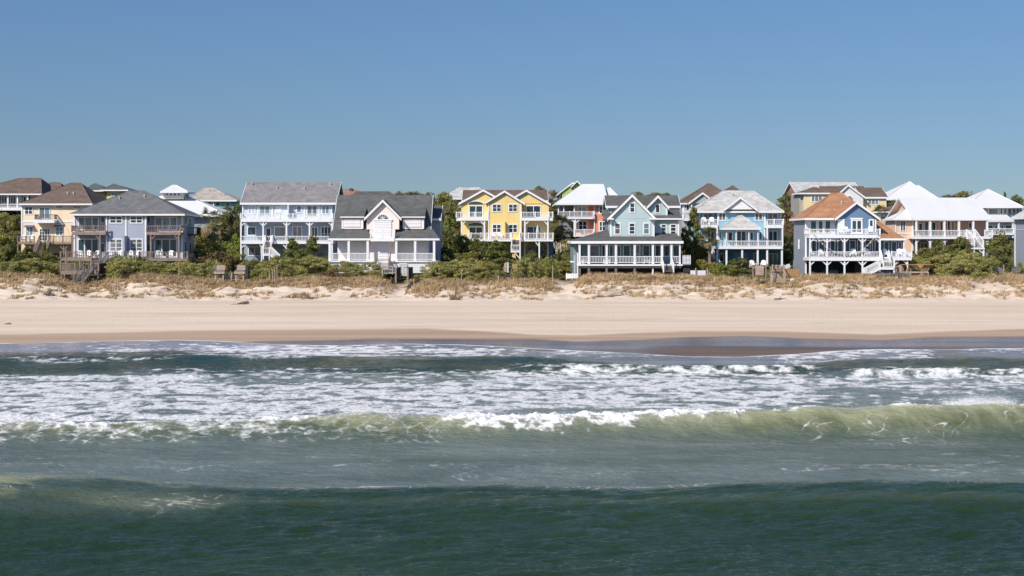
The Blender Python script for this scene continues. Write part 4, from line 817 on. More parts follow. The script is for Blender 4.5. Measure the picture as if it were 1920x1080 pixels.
h.brace(1676.5, 498, 1685, 488.3, -3.3, 1.7); h.brace(1701, 496, 1693, 488.3, -3.3, 1.7); h.post(1694.5, 450, 483, -.4, 2.2)
h.deck(1652, 1677, 501, 505.5, -5.4, -3.7, name='landing'); h.rail(1656.5, 1677, 489, 501, -5.3, WHITE, 2); h.stairs(1655, 1668, 482.5, 492, -4.3, -3.65, 4, WHITE, WHITE, 12); h.stairs_x(1652, 501, 1624.5, 515, -5.3, 1.2, 9, WHITE, 11); h.post(1676, 505.5, 516, -5.2, 2.6)

# ---- peach house with the white metal roof
h = Thing('peach_white_roof_house', 'peach house under a broad white metal roof with a long upper porch on white posts', 'house', 206, 1785, 487)
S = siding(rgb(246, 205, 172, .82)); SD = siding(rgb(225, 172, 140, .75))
h.gable_x(1713.5, 1858.5, 410, -2.4, 1692.5, 1842, 370.6, 5.5, 13.4, R_WHITE, wall=S, over=.7)
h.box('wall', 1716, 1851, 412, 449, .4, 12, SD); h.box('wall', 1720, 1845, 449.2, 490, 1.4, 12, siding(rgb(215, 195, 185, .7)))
h.box('wall', 1678.7, 1713.6, 412.5, 471, -.6, 9, S); h.hip(1675.5, 1718, 410.4, -1.3, 4.4, 1699.5, 1700.5, 391.3, R_WHITE, name='bay_roof')
h.window(1687.5, 1698.3, 413.8, 434, -.6, GDARK, 2, fw=1.5); h.box('trim_band', 1678.7, 1713, 436.5, 438.5, -.66, -.602, WHITE)
for x in (1679.6, 1711): h.box('corner_trim', x - 1, x + 1, 413, 470, -.67, -.55, WHITE)
for x in (1717.8, 1743.8, 1770.5, 1797.8, 1824.7, 1850.7): h.post(x, 412.5, 489, -2.2, 3.4)
h.deck(1710, 1861, 443.2, 448, -2.6, .38); px_ = (1710.5, 1743.8, 1770.5, 1797.8, 1824.7)
for a, b in zip(px_, px_[1:]): h.rail(a + 1.5, b - 1.5, 431.6, 443, -2.5, WHITE, 0, step=.19)
h.rail(1846.5, 1861, 431.6, 443, -2.5, WHITE, 2)
for x in (1717.8, 1743.8, 1770.5): h.brace(x, 456, x + 8, 448.2, -2.2); h.brace(x + 26.5, 456, x + 18.5, 448.2, -2.2)
for a, b, y0 in ((1722, 1730, 418), (1733, 1741, 415), (1746, 1755, 416), (1762, 1768, 414), (1776, 1782, 414), (1784, 1789, 414), (1797, 1801, 414)): h.window(a, b, y0, 442, .4, GDARK, 1, fw=1.1, name='door')
h.window(1815.5, 1822.5, 417, 428.5, .4, GDARK, 1, fw=1.3); h.window(1725, 1740, 455, 478, 1.4, GDARK, 2, fw=1.4, name='sliding_door')
h.stairs(1828, 1843, 444, 464.5, -6.2, -2.65, 10, WHITE, WHITE, 13); h.deck(1824.5, 1846.5, 464.5, 467.5, -7.4, -6.3, name='landing'); h.post(1844, 467.5, 489, -7.2, 2.8); h.post(1826.5, 467.5, 488, -7.2, 2); h.brace(1843, 475, 1834, 467.8, -7.2)

# ---- grey-blue house cut by the right edge
h = Thing('edge_grey_house', 'plain blue-grey house with a pale tan roof at the right edge of the picture', 'house', 188, 1935, 513)
S = siding(rgb(166, 174, 192, .74))
h.box('wall', 1948, 2045, 407.5, 516, 0, 9, S); h.hip(1943.5, 2050, 407, -.5, 9.5, 1957, 2010, 372, R_PALE); h.box('corner_trim', 1947, 1949, 408, 514, -.07, .05, WHITE); h.box('trim_band', 1949.2, 2045, 430, 431, -.05, -.002, WHITE2)
xw = h.X(1948); h.put('corner_trim', MB().box(xw - .07, xw - .002, h.Y + 8.75, h.Y + 9.07, h.Z(516), h.Z(407.5)), WHITE); h.put('trim_band', MB().box(xw - .05, xw - .003, h.Y, h.Y + 8.7, h.Z(431), h.Z(430)), WHITE2)
h.window(1975, 1990, 416, 430, 0); h.window(1975, 1990, 450, 470, 0)

# ================================================================== houses behind
h = Thing('blue_hill_house', 'dark blue house with white porch posts and brown hip roof on the left hill', 'house', 246, 20, 396)
S = siding(rgb(90, 112, 145, .6))
h.box('wall', -60, 77, 364, 398, 1.6, 12, S); h.hip(-78, 78, 363.4, -.8, 13, 38.5, 77, 334.3, R_BROWN); h.hip(60, 120, 367, 4, 15, 93.6, 113, 342.6, R_BROWN); h.box('wall', 78, 118, 368, 400, 5, 14, S)
for x in (-40, -20, -2, 15, 33, 52, 74): h.post(x, 366, 394, -.3, 2.8)
h.rail(-62, 76, 382.5, 389, -.3, WHITE, 0); h.deck(-62, 77, 389, 394.5, -.5, 1.58)
for a, b in ((-32, -22), (2.5, 14), (19, 30), (36, 40.5), (43, 54), (58, 68)): h.window(a, b, 368, 382, 1.6, GDARK, 2, fw=1.2)

h = Thing('grey_green_roof_house', 'small yellow house under grey-green hip roofs behind the brown roof', 'house', 264, 205, 375)
h.box('wall', 200, 224, 357.5, 380, 0, 8, siding(rgb(235, 215, 130, .8))); h.hip(188, 240, 356, -.8, 9, 213, 216, 345, R_OLIVE); h.hip(156, 202, 357, 1.5, 11, 176, 181, 344.6, R_OLIVE); h.window(208, 221, 360, 368, 0, GCURT, 2, fw=1.4); h.box('wall', 162, 198, 357.5, 380, 2.5, 9, siding(rgb(210, 205, 160, .7)))

h = Thing('cupola_house', 'white metal-roofed house topped by a small square cupola with four windows', 'house', 232, 350, 430)
W_ = siding(rgb(232, 228, 210, .8))
h.hip(262, 427.5, 404, -3, 12, 300, 352, 368, R_WHITE, dR=3.5); h.box('wall', 270, 420, 405.5, 440, -2, 11, siding(rgb(170, 180, 190, .7)))
h.box('cupola_wall', 304.5, 344, 361, 373, 1.6, 5.6, W_); h.hip(300.5, 351.5, 359.2, .8, 6.3, 322, 330, 347.4, R_WHITE, name='cupola_roof')
for a in (310.8, 318.2, 325.5, 332.8): h.window(a, a + 5.2, 361.6, 367.4, 1.6, GTEAL, 1, fw=.8)

h = Thing('turquoise_house', 'turquoise house with a tan hip roof rising behind the trees', 'house', 266, 400, 392)
h.hip(351, 443.5, 375.6, -.8, 12, 382.5, 399.5, 352.4, R_TAN, vents=((392, 358), (421, 366))); T_ = siding(rgb(140, 195, 205, .7)); h.box('wall', 358, 438, 377, 395, 0, 11, T_)
for a, b in ((381, 387), (391, 397), (404, 414), (422, 432)): h.window(a, b, 378.5, 386, 0, GDARK, 1, fw=1.1)
for x in (389, 400.5): h.post(x, 377.5, 392, -.3, 2.4)

h = Thing('brown_roof_house', 'house of which only a coppery brown roof and chimney show over the dark grey roof', 'house', 262, 685, 372)
h.hip(618, 728, 371, 0, 10, 641, 664, 355.5, R_COPPER, dR=5); h.hip(655, 748, 371, -1.5, 9, 668, 730, 359.6, R_SLATE, dR=3); h.box('wall', 630, 740, 372, 392, .5, 9, siding(rgb(190, 170, 150, .7))); h.box('chimney', 655, 660, 352.8, 362, 4, 5.2, paint(rgb(90, 85, 85, .7)))
h = Thing('pale_roof_house', 'house of which only a pale tan hip roof shows left of the yellow gables', 'house', 262, 868, 376)
h.hip(826, 915, 372, -1, 11, 858, 899, 352, R_PALE); h.box('wall', 834, 908, 373.5, 392, 0, 10, siding(rgb(215, 210, 200, .7)))

h = Thing('coral_house', 'coral-orange house with a bright white metal hip roof and white upper porches', 'house', 234, 1095, 442)
S = siding(rgb(250, 150, 105, .82)); SP = siding(rgb(245, 190, 170, .8))
h.hip(1040.5, 1142, 381.8, -1.2, 13, 1091, 1131, 345.9, R_WHITE); h.hip(1112, 1173, 381.8, 1, 13, 1140.5, 1142.5, 351.6, R_WHITE)
h.box('wall', 1076, 1162, 383.5, 444, 1.2, 12, S); h.box('wall', 1113.7, 1162, 383.5, 444, -.2, 1.18, S); h.box('wall', 1052, 1075.8, 383.5, 444, 3.2, 12, siding(rgb(160, 165, 175, .6)))
h.box('wall', 1077, 1104, 384, 443, 1.12, 1.19, SP); h.window(1083, 1100, 386, 404, 1.12, GPALE, 2, 2, fw=1.3); h.window(1084, 1101, 414, 432, 1.12, GDARK, 2, 2, fw=1.8)
h.window(1122.5, 1137.5, 385.5, 402, -.2, GDARK, 2, 2, fw=2.2); h.window(1122.5, 1136, 414, 434, -.2, GDARK, 2, 2, fw=2.2)
for x in (1114.6, 1076.5, 1057, 1047): h.post(x, 383.5, 444 if x > 1060 else 410, -.6 if x < 1110 else -.26, 2)
h.deck(1046, 1112.8, 406.8, 410.6, -.9, 1.1); h.rail(1046.5, 1112.5, 396.5, 406.6, -.85, WHITE, 4); h.post(1079, 410.6, 445, -.7, 2.4); h.brace(1079, 419, 1070.5, 410.8, -.7, 1.6); h.brace(1079, 419, 1087.5, 410.8, -.7, 1.6)
h.deck(1077, 1112.8, 440.5, 443.6, -.9, 1.1); h.rail(1078, 1112.5, 430, 440.3, -.85, WHITE, 3)

h = Thing('lime_house', 'lime green house with white gable roofs peeking over the coral house', 'house', 262, 1066, 372)
S = siding(rgb(195, 222, 120, .75))
h.box('wall', 1054, 1092, 362.2, 384, .25, 10, S); h.gable_y((1044.5, 364.5), (1074, 342), (1100, 362), 0, 9, R_WHITE, trim=.2); h.poly('wall', [(1050, 362), (1074, 345), (1095, 362)], .25, 8, S); h.gable_y((1070.5, 350), (1082, 338.6), (1091.5, 348), -1.4, 8, R_WHITE, trim=.25); h.poly('dormer_wall', [(1073.5, 358), (1073.5, 348.5), (1082, 341), (1089, 347.5), (1089, 358)], -.9, 3, S); h.window(1077, 1084, 352, 357.5, -.9, GDARK, 1, fw=1)

h = Thing('grey_gable_house', 'grey house with a steep brown roof and white-trimmed gable, half hidden by a cedar', 'house', 238, 1312, 440)
S = siding(rgb(190, 198, 200, .72))
h.hip(1275, 1392, 381, -.3, 13, 1328, 1331, 344, R_UMBER); h.hip(1361, 1387, 357.5, 2, 8, 1373.5, 1374.3, 348, R_UMBER, name='turret_roof'); h.box('turret_wall', 1364, 1384, 358, 372, 2.5, 7.5, S)
h.gable_y((1290.5, 380.5), (1317.5, 360.6), (1334, 373), -1.3, 5, R_UMBER, trim=.31); h.poly('wall', [(1295, 381), (1317.5, 364.5), (1345, 381)], -1, 3, S)
h.box('wall', 1279, 1360, 382, 445, .2, 12, S); h.box('corner_trim', 1279.5, 1283.5, 383, 410, .1, .3, WHITE); h.post(1296.5, 382, 412, -1, 2.4); h.window(1299, 1314, 383.5, 397, .2, GDARK, 1, fw=1.4); h.window(1286, 1293, 384, 398, .2, GDARK, 1, fw=1)
h.deck(1282, 1312, 411, 414, -1.2, .1); h.rail(1282, 1312, 402, 411, -1.1, WHITE, 2)

h = Thing('rose_house', 'rose-pink house with a pale tan roof, behind the yellow house', 'house', 266, 1550, 400)
S = siding(rgb(196, 130, 130, .72)); h.gable_x(1493, 1618, 362, -2, 1496.5, 1611, 341.4, 4.5, 11, R_PALE, wall=S, over=.4); h.box('wall', 1497, 1610, 362, 405, -1.5, 10.5, S)

h = Thing('yellow_tower_house', 'pale yellow house with brown roofs and a white gable holding a half-round window', 'house', 240, 1580, 425)
S = siding(rgb(250, 226, 165, .82)); SG = siding(rgb(190, 185, 175, .7))
h.hip(1496.5, 1559, 361.8, -.35, 5, 1526.5, 1529, 351, R_UMBER); h.box('wall', 1507, 1556, 363.5, 430, 0, 8, S); h.box('wall', 1499, 1506.8, 363.5, 430, .6, 8, SG)
h.window(1520.5, 1542, 366.3, 379, 0, GGREY, 3, fw=1.5); h.window(1499.8, 1505.6, 366.5, 377, .6, GGREY, 1, fw=.7)
h.gable_x(1545, 1632, 370, 2.5, 1552, 1626, 349, 7, 11.5, R_UMBER); h.gable_y((1567, 367.5), (1590.4, 346), (1624, 370.4), .75, 8, R_UMBER, trim=.31); h.poly('gable_wall', [(1571.5, 430), (1571.5, 366), (1590.4, 350), (1618.5, 370), (1618.5, 430)], 1, 7, siding(rgb(240, 238, 238, .82)))
c = (h.X(1592.5, 1), h.Z(378, 1)); pts = [(c[0] + .62 * math.cos(a), c[1] + .95 * math.sin(a)) for a in np.linspace(0, math.pi, 11)]
o = h.put('half_round_window', MB().prism_y([(c[0] + (x - c[0]) * 1.18, c[1] + (z - c[1]) * 1.14) for x, z in pts], h.Y + .93, h.Y + .99), WHITE); h.put('pane', MB().prism_y(pts, h.Y + .89, h.Y + .94), GGREY, o)
h.gable_x(1615, 1665.5, 369.6, 1.7, 1602.5, 1661, 351.6, 6, 10.8, R_UMBER, wall=S, over=.4); h.box('wall', 1619, 1662, 371, 396, 2, 10, S); h.window(1626.7, 1648, 373.5, 384, 2, GPALE, 3, fw=1.3)
h.hip(1640, 1684, 397, -1.4, 7, 1655, 1674, 386, R_UMBER, name='sunroom_roof'); h.box('sunroom_wall', 1644, 1681, 398, 432, -.7, 6, WHITE)
for a in (1664.5, 1672.5): h.window(a, a + 7, 399.5, 402.5, -.7, GTEAL, 1, fw=.9); h.window(a, a + 7, 403.5, 418, -.7, GTEAL, 1, fw=.9)

h = Thing('white_pyramid_house', 'teal house under a tall white pyramid roof, right of the yellow house', 'house', 266, 1706, 390)
h.hip(1660, 1752, 373.4, -.8, 13, 1703.8, 1705.4, 340.4, R_WHITE); h.hip(1690, 1762, 373.4, 1.5, 13, 1719, 1722, 347.8, R_WHITE); h.box('wall', 1665, 1755, 374.6, 394, 0, 12, siding(rgb(90, 170, 170, .7))); h.window(1675, 1690, 376, 379.5, 0, GCURT, 2, fw=1)

h = Thing('grey_white_roof_house', 'grey-blue house with white pyramid roof and a row of windows, behind the long porch', 'house', 236, 1868, 445)
S = siding(rgb(170, 182, 198, .7))
h.hip(1812, 1919, 387.6, -1, 13, 1850, 1852, 355, R_WHITE); h.box('wall', 1846.5, 1914, 389, 403, 0, 12, S)
for a, b, g in ((1852.5, 1872, GGREY), (1874.5, 1880, GTEAL), (1881.5, 1887, GTEAL), (1888.5, 1897, GGREY), (1898.5, 1904, GTEAL), (1905.5, 1911, GTEAL)): h.window(a, b, 390, 402.3, 0, g, 1, fw=1.1)
x0, x1 = h.X(1846, -3.6), h.X(1902, -3.6); h.put('lower_roof', MB().prism_x([(h.Y - 3.6, h.Z(413.5, -3.6)), (h.Y - .05, h.Z(402.6, 0)), (h.Y - .05, h.Z(402.6, 0) - .25), (h.Y - 3.6, h.Z(413.5, -3.6) - .25)], x0, x1), R_WHITE)
h.box('wall', 1846, 1900, 413, 450, -1.5, 10, S)
for x in (1848, 1872.5, 1899): h.post(x, 417, 446, -3.3, 2.4)
for a, b in ((1850, 1862), (1864.5, 1870.5), (1876, 1882), (1884, 1897)): h.window(a, b, 421.5, 435.5, -1.5, GTEAL, 1, fw=1.2)
h.deck(1846, 1901, 437, 440.5, -3.6, -1.55); h.rail(1846, 1901, 428, 437, -3.55, WHITE, 3)
# ================================================================== trees and shrubs
def leafmat(name, a, b, dead=None):
    n = NT(name); cr = n.t.nodes.new('ShaderNodeValToRGB'); e = cr.color_ramp.elements
    e[0].position, e[0].color = .1, (*a, 1); e[1].position, e[1].color = .9, (*b, 1)
    if dead: x = e.new(.97); x.color = (*dead, 1)
    n.L(n.attr('tint'), cr.inputs[0]); oi = n.t.nodes.new('ShaderNodeObjectInfo')
    c = n.mix(n.math('MULTIPLY', oi.outputs['Random'], .45), cr.outputs[0], sc(b, 1.15)); c = n.mix(n.mapr(n.noise(.35, 3), .5, .7, 0, .35), c, (b[0] * 1.5, b[1] * 1.15, b[2]))
    n.col(c); n.rough(.75); n.b.inputs['Specular IOR Level'].default_value = .25
    tr = n.t.nodes.new('ShaderNodeBsdfTranslucent'); n.L(c, tr.inputs[0]); ms = n.t.nodes.new('ShaderNodeMixShader'); ms.inputs[0].default_value = .22
    n.L(n.b.outputs[0], ms.inputs[1]); n.L(tr.outputs[0], ms.inputs[2]); n.L(ms.outputs[0], n.t.nodes['Material Output'].inputs[0]); return n.m
LM = {'cedar': leafmat('cedar_foliage', (.060, .080, .024), (.205, .212, .056)), 'round': leafmat('wax_myrtle_foliage', (.095, .108, .030), (.310, .290, .078)),
      'mound': leafmat('mound_foliage', (.130, .136, .044), (.370, .350, .118)), 'oak': leafmat('live_oak_foliage', (.066, .078, .032), (.205, .196, .075)),
      'brown': leafmat('browned_foliage', (.095, .068, .038), (.255, .180, .092)), 'dark': leafmat('dark_foliage', (.060, .074, .024), (.200, .200, .058)),
      'palm': leafmat('palm_fronds', (.085, .100, .036), (.250, .240, .100), (.27, .21, .12)), 'plume': leafmat('pampas_plumes', (.55, .47, .37), (.72, .66, .56)), 'bright': leafmat('bright_leaves', (.105, .145, .028), (.260, .300, .056))}
BARK = wood((.085, .068, .055), 'bark')
def leaves(P, Nrm, size, r, jit=.75):
    m = len(P); Nr = Nrm + r.normal(0, jit, (m, 3)); Nr /= np.linalg.norm(Nr, axis=1)[:, None] + 1e-9
    a = np.cross(Nr, r.normal(0, 1, (m, 3))); a /= np.linalg.norm(a, axis=1)[:, None] + 1e-9; b = np.cross(Nr, a)
    s = (size * r.uniform(.6, 1.35, m))[:, None]; V = np.stack([P - a * s, P - b * s * .55, P + a * s, P + b * s * .55], 1).reshape(-1, 3)
    k = np.arange(m) * 4; return V, np.stack([k, k + 1, k + 2, k + 3], 1)
def crown(kind, seed, N, leaf):
    r = np.random.RandomState(seed); C = []; Rr = []
    if kind in ('round', 'oak', 'dark', 'brown', 'bright'):
        K = 46; d = r.normal(0, 1, (K, 3)); d /= np.linalg.norm(d, axis=1)[:, None]; q = r.uniform(.35, 1, K) ** .5
        lob = 1 + .28 * np.sin(3 * np.arctan2(d[:, 1], d[:, 0]) + seed) + r.normal(0, .10, K)
        ez = .40 if kind != 'oak' else .32; cz = .54 if kind != 'oak' else .62
        C = np.stack([d[:, 0] * q * .37 * lob, d[:, 1] * q * .37 * lob, cz + d[:, 2] * q * ez * (1 + r.normal(0, .08, K))], 1); Rr = r.uniform(.07, .145, K)
    elif kind == 'mound':
        K = 150; th = r.uniform(0, 2 * math.pi, K); u = r.uniform(0, 1, K); ph = np.arccos(u); lob = 1 + .10 * np.sin(4 * th + seed) + r.normal(0, .05, K)
        C = np.stack([np.cos(th) * np.sin(ph) * .44 * lob, np.sin(th) * np.sin(ph) * .44 * lob, np.maximum(.03, u * .86 * lob)], 1); Rr = r.uniform(.045, .10, K)
    else:      # cedar: ragged tiers of sprays on a leaning axis
        K = 78; z = r.uniform(.04, 1, K); th = r.uniform(0, 2 * math.pi, K); rad = (1.04 - z) ** .62 * .42 * r.uniform(.45, 1.12, K)
        C = np.stack([np.cos(th) * rad + .05 * np.sin(z * 5 + seed), np.sin(th) * rad, z * .93 + r.normal(0, .02, K)], 1); Rr = r.uniform(.045, .10, K)
    per = max(4, N // len(C)); ci = np.repeat(np.arange(len(C)), per); off = r.normal(0, 1, (len(ci), 3)); off /= np.linalg.norm(off, axis=1)[:, None]
    rr = Rr[ci] * r.uniform(.25, 1, len(ci)) ** .45
    sq = np.array([1.25, 1.25, .72]) if kind in ('cedar', 'oak', 'dark') else np.array([1.1, 1.1, .9])
    P = C[ci] + off * rr[:, None] * sq
    if kind == 'mound': P[:, 2] *= .44
    ok = P[:, 2] > .01; P, off, ci = P[ok], off[ok], ci[ok]
    V, Fc = leaves(P, off, leaf, r, .42 if kind == 'mound' else .62); tint = np.clip(r.uniform(.1, .9, len(C))[ci] * .6 + r.uniform(0, .4, len(ci)), 0, 1)
    return V, Fc, tint
CROWN = {}; TRUNK = []
for kind, N, lf, var in (('round', 3800, .030, 3), ('oak', 4200, .026, 2), ('dark', 4200, .028, 2), ('brown', 3000, .030, 1), ('bright', 2600, .034, 1), ('mound', 13000, .0125, 3), ('cedar', 4600, .027, 3)):
    for v in range(var):
        V, Fc, tint = crown(kind, 100 + v * 7 + len(kind), N, lf); o = npmesh('crown', V, Fc, LM[kind], attrs={'tint': ('FACE', tint)})
        CROWN.setdefault(kind, []).append(o.data); bpy.data.objects.remove(o)
for v in range(3):
    r = np.random.RandomState(v + 60); m = MB(); m.tube([(0, 0, -.06), (.01, 0, .2), (.03 * (v - 1), .02, .5), (.02, 0, .86)], [.030, .024, .016, .005], 7)
    for k in range(6):
        a = r.uniform(0, 6.28); z = r.uniform(.14, .6); q = .30 * (1.05 - z * .6); m.tube([(.01, 0, z), (math.cos(a) * q * .5, math.sin(a) * q * .5, z + .12), (math.cos(a) * q, math.sin(a) * q, z + .22)], [.013, .009, .004], 5)
    o = m.build('trunk', BARK); TRUNK.append(o.data); bpy.data.objects.remove(o)
NAMES = {'round': 'wax_myrtle_shrub', 'oak': 'live_oak', 'dark': 'evergreen_tree', 'brown': 'browned_shrub', 'bright': 'green_bush', 'mound': 'dune_shrub', 'cedar': 'cedar_tree'}
CATS = {'round': 'shrub', 'oak': 'tree', 'dark': 'tree', 'brown': 'shrub', 'bright': 'bush', 'mound': 'shrub', 'cedar': 'tree'}
LOOK = {'round': 'olive green shrub', 'oak': 'grey-green live oak', 'dark': 'dark evergreen tree', 'brown': 'brownish shrub', 'bright': 'fresh green bush', 'mound': 'low mounded green shrub', 'cedar': 'ragged dark cedar'}
_cnt = {}
def plant(kind, px, top, w, Y, where, sink=.25):
    x = PX(px, Y); z = gz(x, Y) - sink; hgt = max(1.0, PZ(top, Y) - z); wid = w * Y / F; i = _cnt.get(kind, 0); _cnt[kind] = i + 1
    o = empty(NAMES[kind], (x, Y, z), LOOK[kind] + ' ' + where, CATS[kind])
    c = bpy.data.objects.new('crown', CROWN[kind][i % len(CROWN[kind])]); COL.objects.link(c); c.parent = o; c.scale = (wid / .88, wid / .88 * .9, hgt * (1.04 if kind != 'mound' else 1.13 / .40)); c.rotation_euler.z = i * 2.4
    t = bpy.data.objects.new('trunk', TRUNK[i % 3]); COL.objects.link(t); t.parent = o; t.scale = (min(wid, hgt) * .9, min(wid, hgt) * .9, hgt * .9); t.rotation_euler.z = i
    return o
_rows = {}
PL = [
 # left edge thicket
 ('round', 8, 400, 52, 226, 'highest on the slope at the left edge'), ('oak', 34, 404, 46, 228, 'on the slope under the blue hill house'), ('round', 4, 436, 60, 206, 'half way up the slope at the left edge'),
 ('oak', 28, 432, 50, 214, 'left of the peach house deck'), ('cedar', 14, 458, 66, 193, 'foremost at the left edge'), ('cedar', 52, 464, 62, 191, 'below the peach house stairs'), ('dark', 88, 470, 46, 193, 'under the peach house deck posts'),
 ('mound', 60, 490, 84, 184, 'left of the big dune stairs'), ('mound', 8, 494, 70, 185, 'by the grass at the left edge'), ('mound', 100, 496, 60, 186, 'touching the left side of the dune stairs'), ('cedar', 84, 452, 14, 203, 'rising by the peach house steps'),
 # before the duplex
 ('dark', 218, 477, 46, 190, 'under the left part of the duplex deck'), ('dark', 258, 480, 44, 190, 'under the middle of the duplex deck'), ('mound', 232, 490, 86, 184, 'right of the dune stairs'), ('mound', 290, 495, 84, 186, 'below the duplex deck'), ('mound', 345, 495, 80, 185, 'at the right corner of the duplex deck'),
 ('mound', 395, 494, 70, 186, 'behind the two dune benches'),
 # gap between the duplex and the light blue house
 ('round', 392, 425, 54, 214, 'left in the gap beside the duplex'), ('oak', 425, 398, 60, 226, 'high in the gap behind the palm'), ('dark', 442, 384, 40, 236, 'against the turquoise house'), ('dark', 424, 384, 36, 250, 'below the turquoise house'), ('oak', 448, 410, 34, 216, 'touching the left side of the light blue house'),
 ('round', 404, 452, 60, 203, 'half way down the gap beside the duplex'), ('bright', 438, 440, 44, 206, 'left of the light blue house stairs'), ('brown', 412, 472, 60, 194, 'behind the dune benches'), ('round', 440, 474, 44, 195, 'low at the corner of the light blue house'), ('round', 376, 456, 34, 206, 'at the duplex end wall'),
 # before the light blue house and the pink house
 ('cedar', 548, 446, 52, 196, 'tallest in front of the light blue house'), ('cedar', 588, 445, 64, 195, 'right in front of the light blue house'), ('dark', 566, 468, 62, 192, 'low between the two front cedars'), ('mound', 520, 488, 84, 185, 'before the light blue house stairs'), ('mound', 590, 486, 80, 186, 'before the two front cedars'),
 ('mound', 648, 496, 66, 182.5, 'before the left porch of the pink house'), ('mound', 692, 497, 62, 182.5, 'before the steps of the pink house'), ('mound', 470, 492, 50, 186, 'under the spiky yucca'), ('brown', 630, 505, 66, 180, 'at the dune edge left of the pink house'),
 # mound right of the pink house, thicket before the yellow house
 ('mound', 826, 497, 90, 181, 'right of the pink house porch'), ('mound', 868, 493, 96, 182, 'in the middle of the long green mound'), ('mound', 910, 496, 74, 181, 'at the right end of the long green mound'),
 ('dark', 846, 425, 64, 206, 'right of the pink house wing'), ('oak', 852, 388, 72, 226, 'on the slope left of the yellow house'), ('round', 836, 362, 62, 250, 'on the ridge left of the pale roof'), ('oak', 884, 370, 50, 252, 'below the pale tan roof'), ('bright', 842, 408, 44, 212, 'just past the pink house roof corner'),
 ('cedar', 872, 440, 66, 200, 'left before the yellow house'), ('dark', 900, 443, 66, 199, 'in the middle before the yellow house'), ('cedar', 932, 450, 66, 196, 'left of the yellow house stairs'), ('dark', 838, 462, 52, 196, 'beside the pink house corner post'), ('round', 880, 470, 60, 192, 'at the foot of the yellow house thicket'),
 ('dark', 998, 470, 34, 200, 'before the yellow house ground floor door'), ('mound', 986, 492, 62, 184, 'right of the hidden walkway'), ('mound', 1024, 490, 60, 186, 'below the yellow house terrace'), ('bright', 1034, 488, 30, 183, 'with yellow tips left of the teal house'), ('round', 1062, 478, 40, 194, 'at the left corner of the teal porch'), ('round', 1052, 492, 44, 190, 'low beside the white fence'),
 ('dark', 1066, 458, 30, 206, 'beside the pampas grass'), ('oak', 1050, 436, 44, 222, 'under the coral house porch'), ('round', 1064, 446, 44, 216, 'below the coral house porch rail'),
 # ridge
 ('brown', 745, 361, 46, 285, 'on the ridge above the pink house, left'), ('oak', 775, 358, 60, 288, 'on the ridge above the pink house, middle'), ('brown', 808, 362, 44, 284, 'on the ridge above the pink house, right'), ('round', 830, 372, 60, 268, 'behind the pink house ridge'),
 ('oak', 1010, 351, 40, 286, 'on the ridge right of the yellow gables'), ('brown', 1034, 358, 44, 282, 'on the ridge left of the white roof'), ('oak', 1042, 378, 40, 262, 'between the yellow and coral houses'), ('brown', 1030, 372, 36, 268, 'behind the right yellow gable'),
 ('oak', 1196, 361, 44, 290, 'on the ridge above the teal gable, left'), ('oak', 1228, 360, 46, 290, 'on the ridge above the teal gable, right'), ('oak', 1250, 363, 40, 292, 'on the ridge behind the teal dormer'),
 # right of the teal house
 ('cedar', 1300, 392, 50, 193, 'between the teal and the bright blue house'), ('cedar', 1286, 424, 36, 191, 'by the teal porch end'), ('dark', 1310, 436, 40, 196, 'behind the palm by the bright blue house'),
 ('round', 1312, 487, 44, 188, 'by the white low fence'), ('round', 1340, 490, 44, 187, 'before the bright blue house stairs'), ('dark', 1384, 482, 46, 191, 'before the bright blue house lower wall'), ('round', 1372, 496, 40, 187, 'spilling left of the dark evergreen'), ('bright', 1352, 498, 40, 185, 'by the stakes before the bright blue house'),
 ('dark', 1474, 362, 56, 258, 'tall behind the gap right of the bright blue house'), ('brown', 1476, 394, 44, 240, 'upper in the gap right of the bright blue house'), ('brown', 1474, 420, 40, 226, 'middle of the gap right of the bright blue house'), ('bright', 1476, 444, 34, 212, 'low in the gap right of the bright blue house'), ('dark', 1474, 470, 24, 206, 'at the bottom of the gap beside the blue wall'),
 # right
 ('dark', 1678, 376, 36, 256, 'below the white pyramid roof'), ('oak', 1690, 384, 40, 240, 'behind the peach bay roof'), ('brown', 1672, 424, 34, 226, 'under the white sunroom'), ('oak', 1808, 360, 58, 290, 'on the ridge behind the long white roof, left'), ('oak', 1780, 364, 46, 292, 'on the ridge behind the long white roof, right'), ('cedar', 1884, 359, 16, 292, 'small on the skyline at right'), ('dark', 1908, 364, 30, 288, 'on the skyline at the right edge'),
 ('dark', 1766, 452, 62, 198, 'left before the long peach porch'), ('cedar', 1798, 446, 62, 196, 'right before the long peach porch'), ('brown', 1806, 446, 34, 200, 'with rusty tips before the peach porch'), ('round', 1730, 466, 56, 199, 'by the peach bay'), ('dark', 1780, 466, 70, 193, 'at the foot of the peach porch thicket'),
 ('mound', 1716, 486, 64, 191, 'behind the flared wooden deck'), ('mound', 1770, 484, 80, 186, 'under the peach porch, left'), ('mound', 1818, 480, 86, 186, 'under the peach porch stairs'), ('mound', 1848, 487, 66, 185, 'under the peach porch, right'), ('mound', 1800, 494, 90, 182, 'lowest under the peach porch'),
 ('dark', 1874, 434, 56, 201, 'tall left of the edge house'), ('oak', 1868, 466, 50, 196, 'under the tall evergreen by the edge house'), ('bright', 1911, 492, 24, 184, 'before the edge house wall'), ('cedar', 1894, 490, 18, 186, 'beside the edge house corner post'),
]
for a in PL: plant(*a)

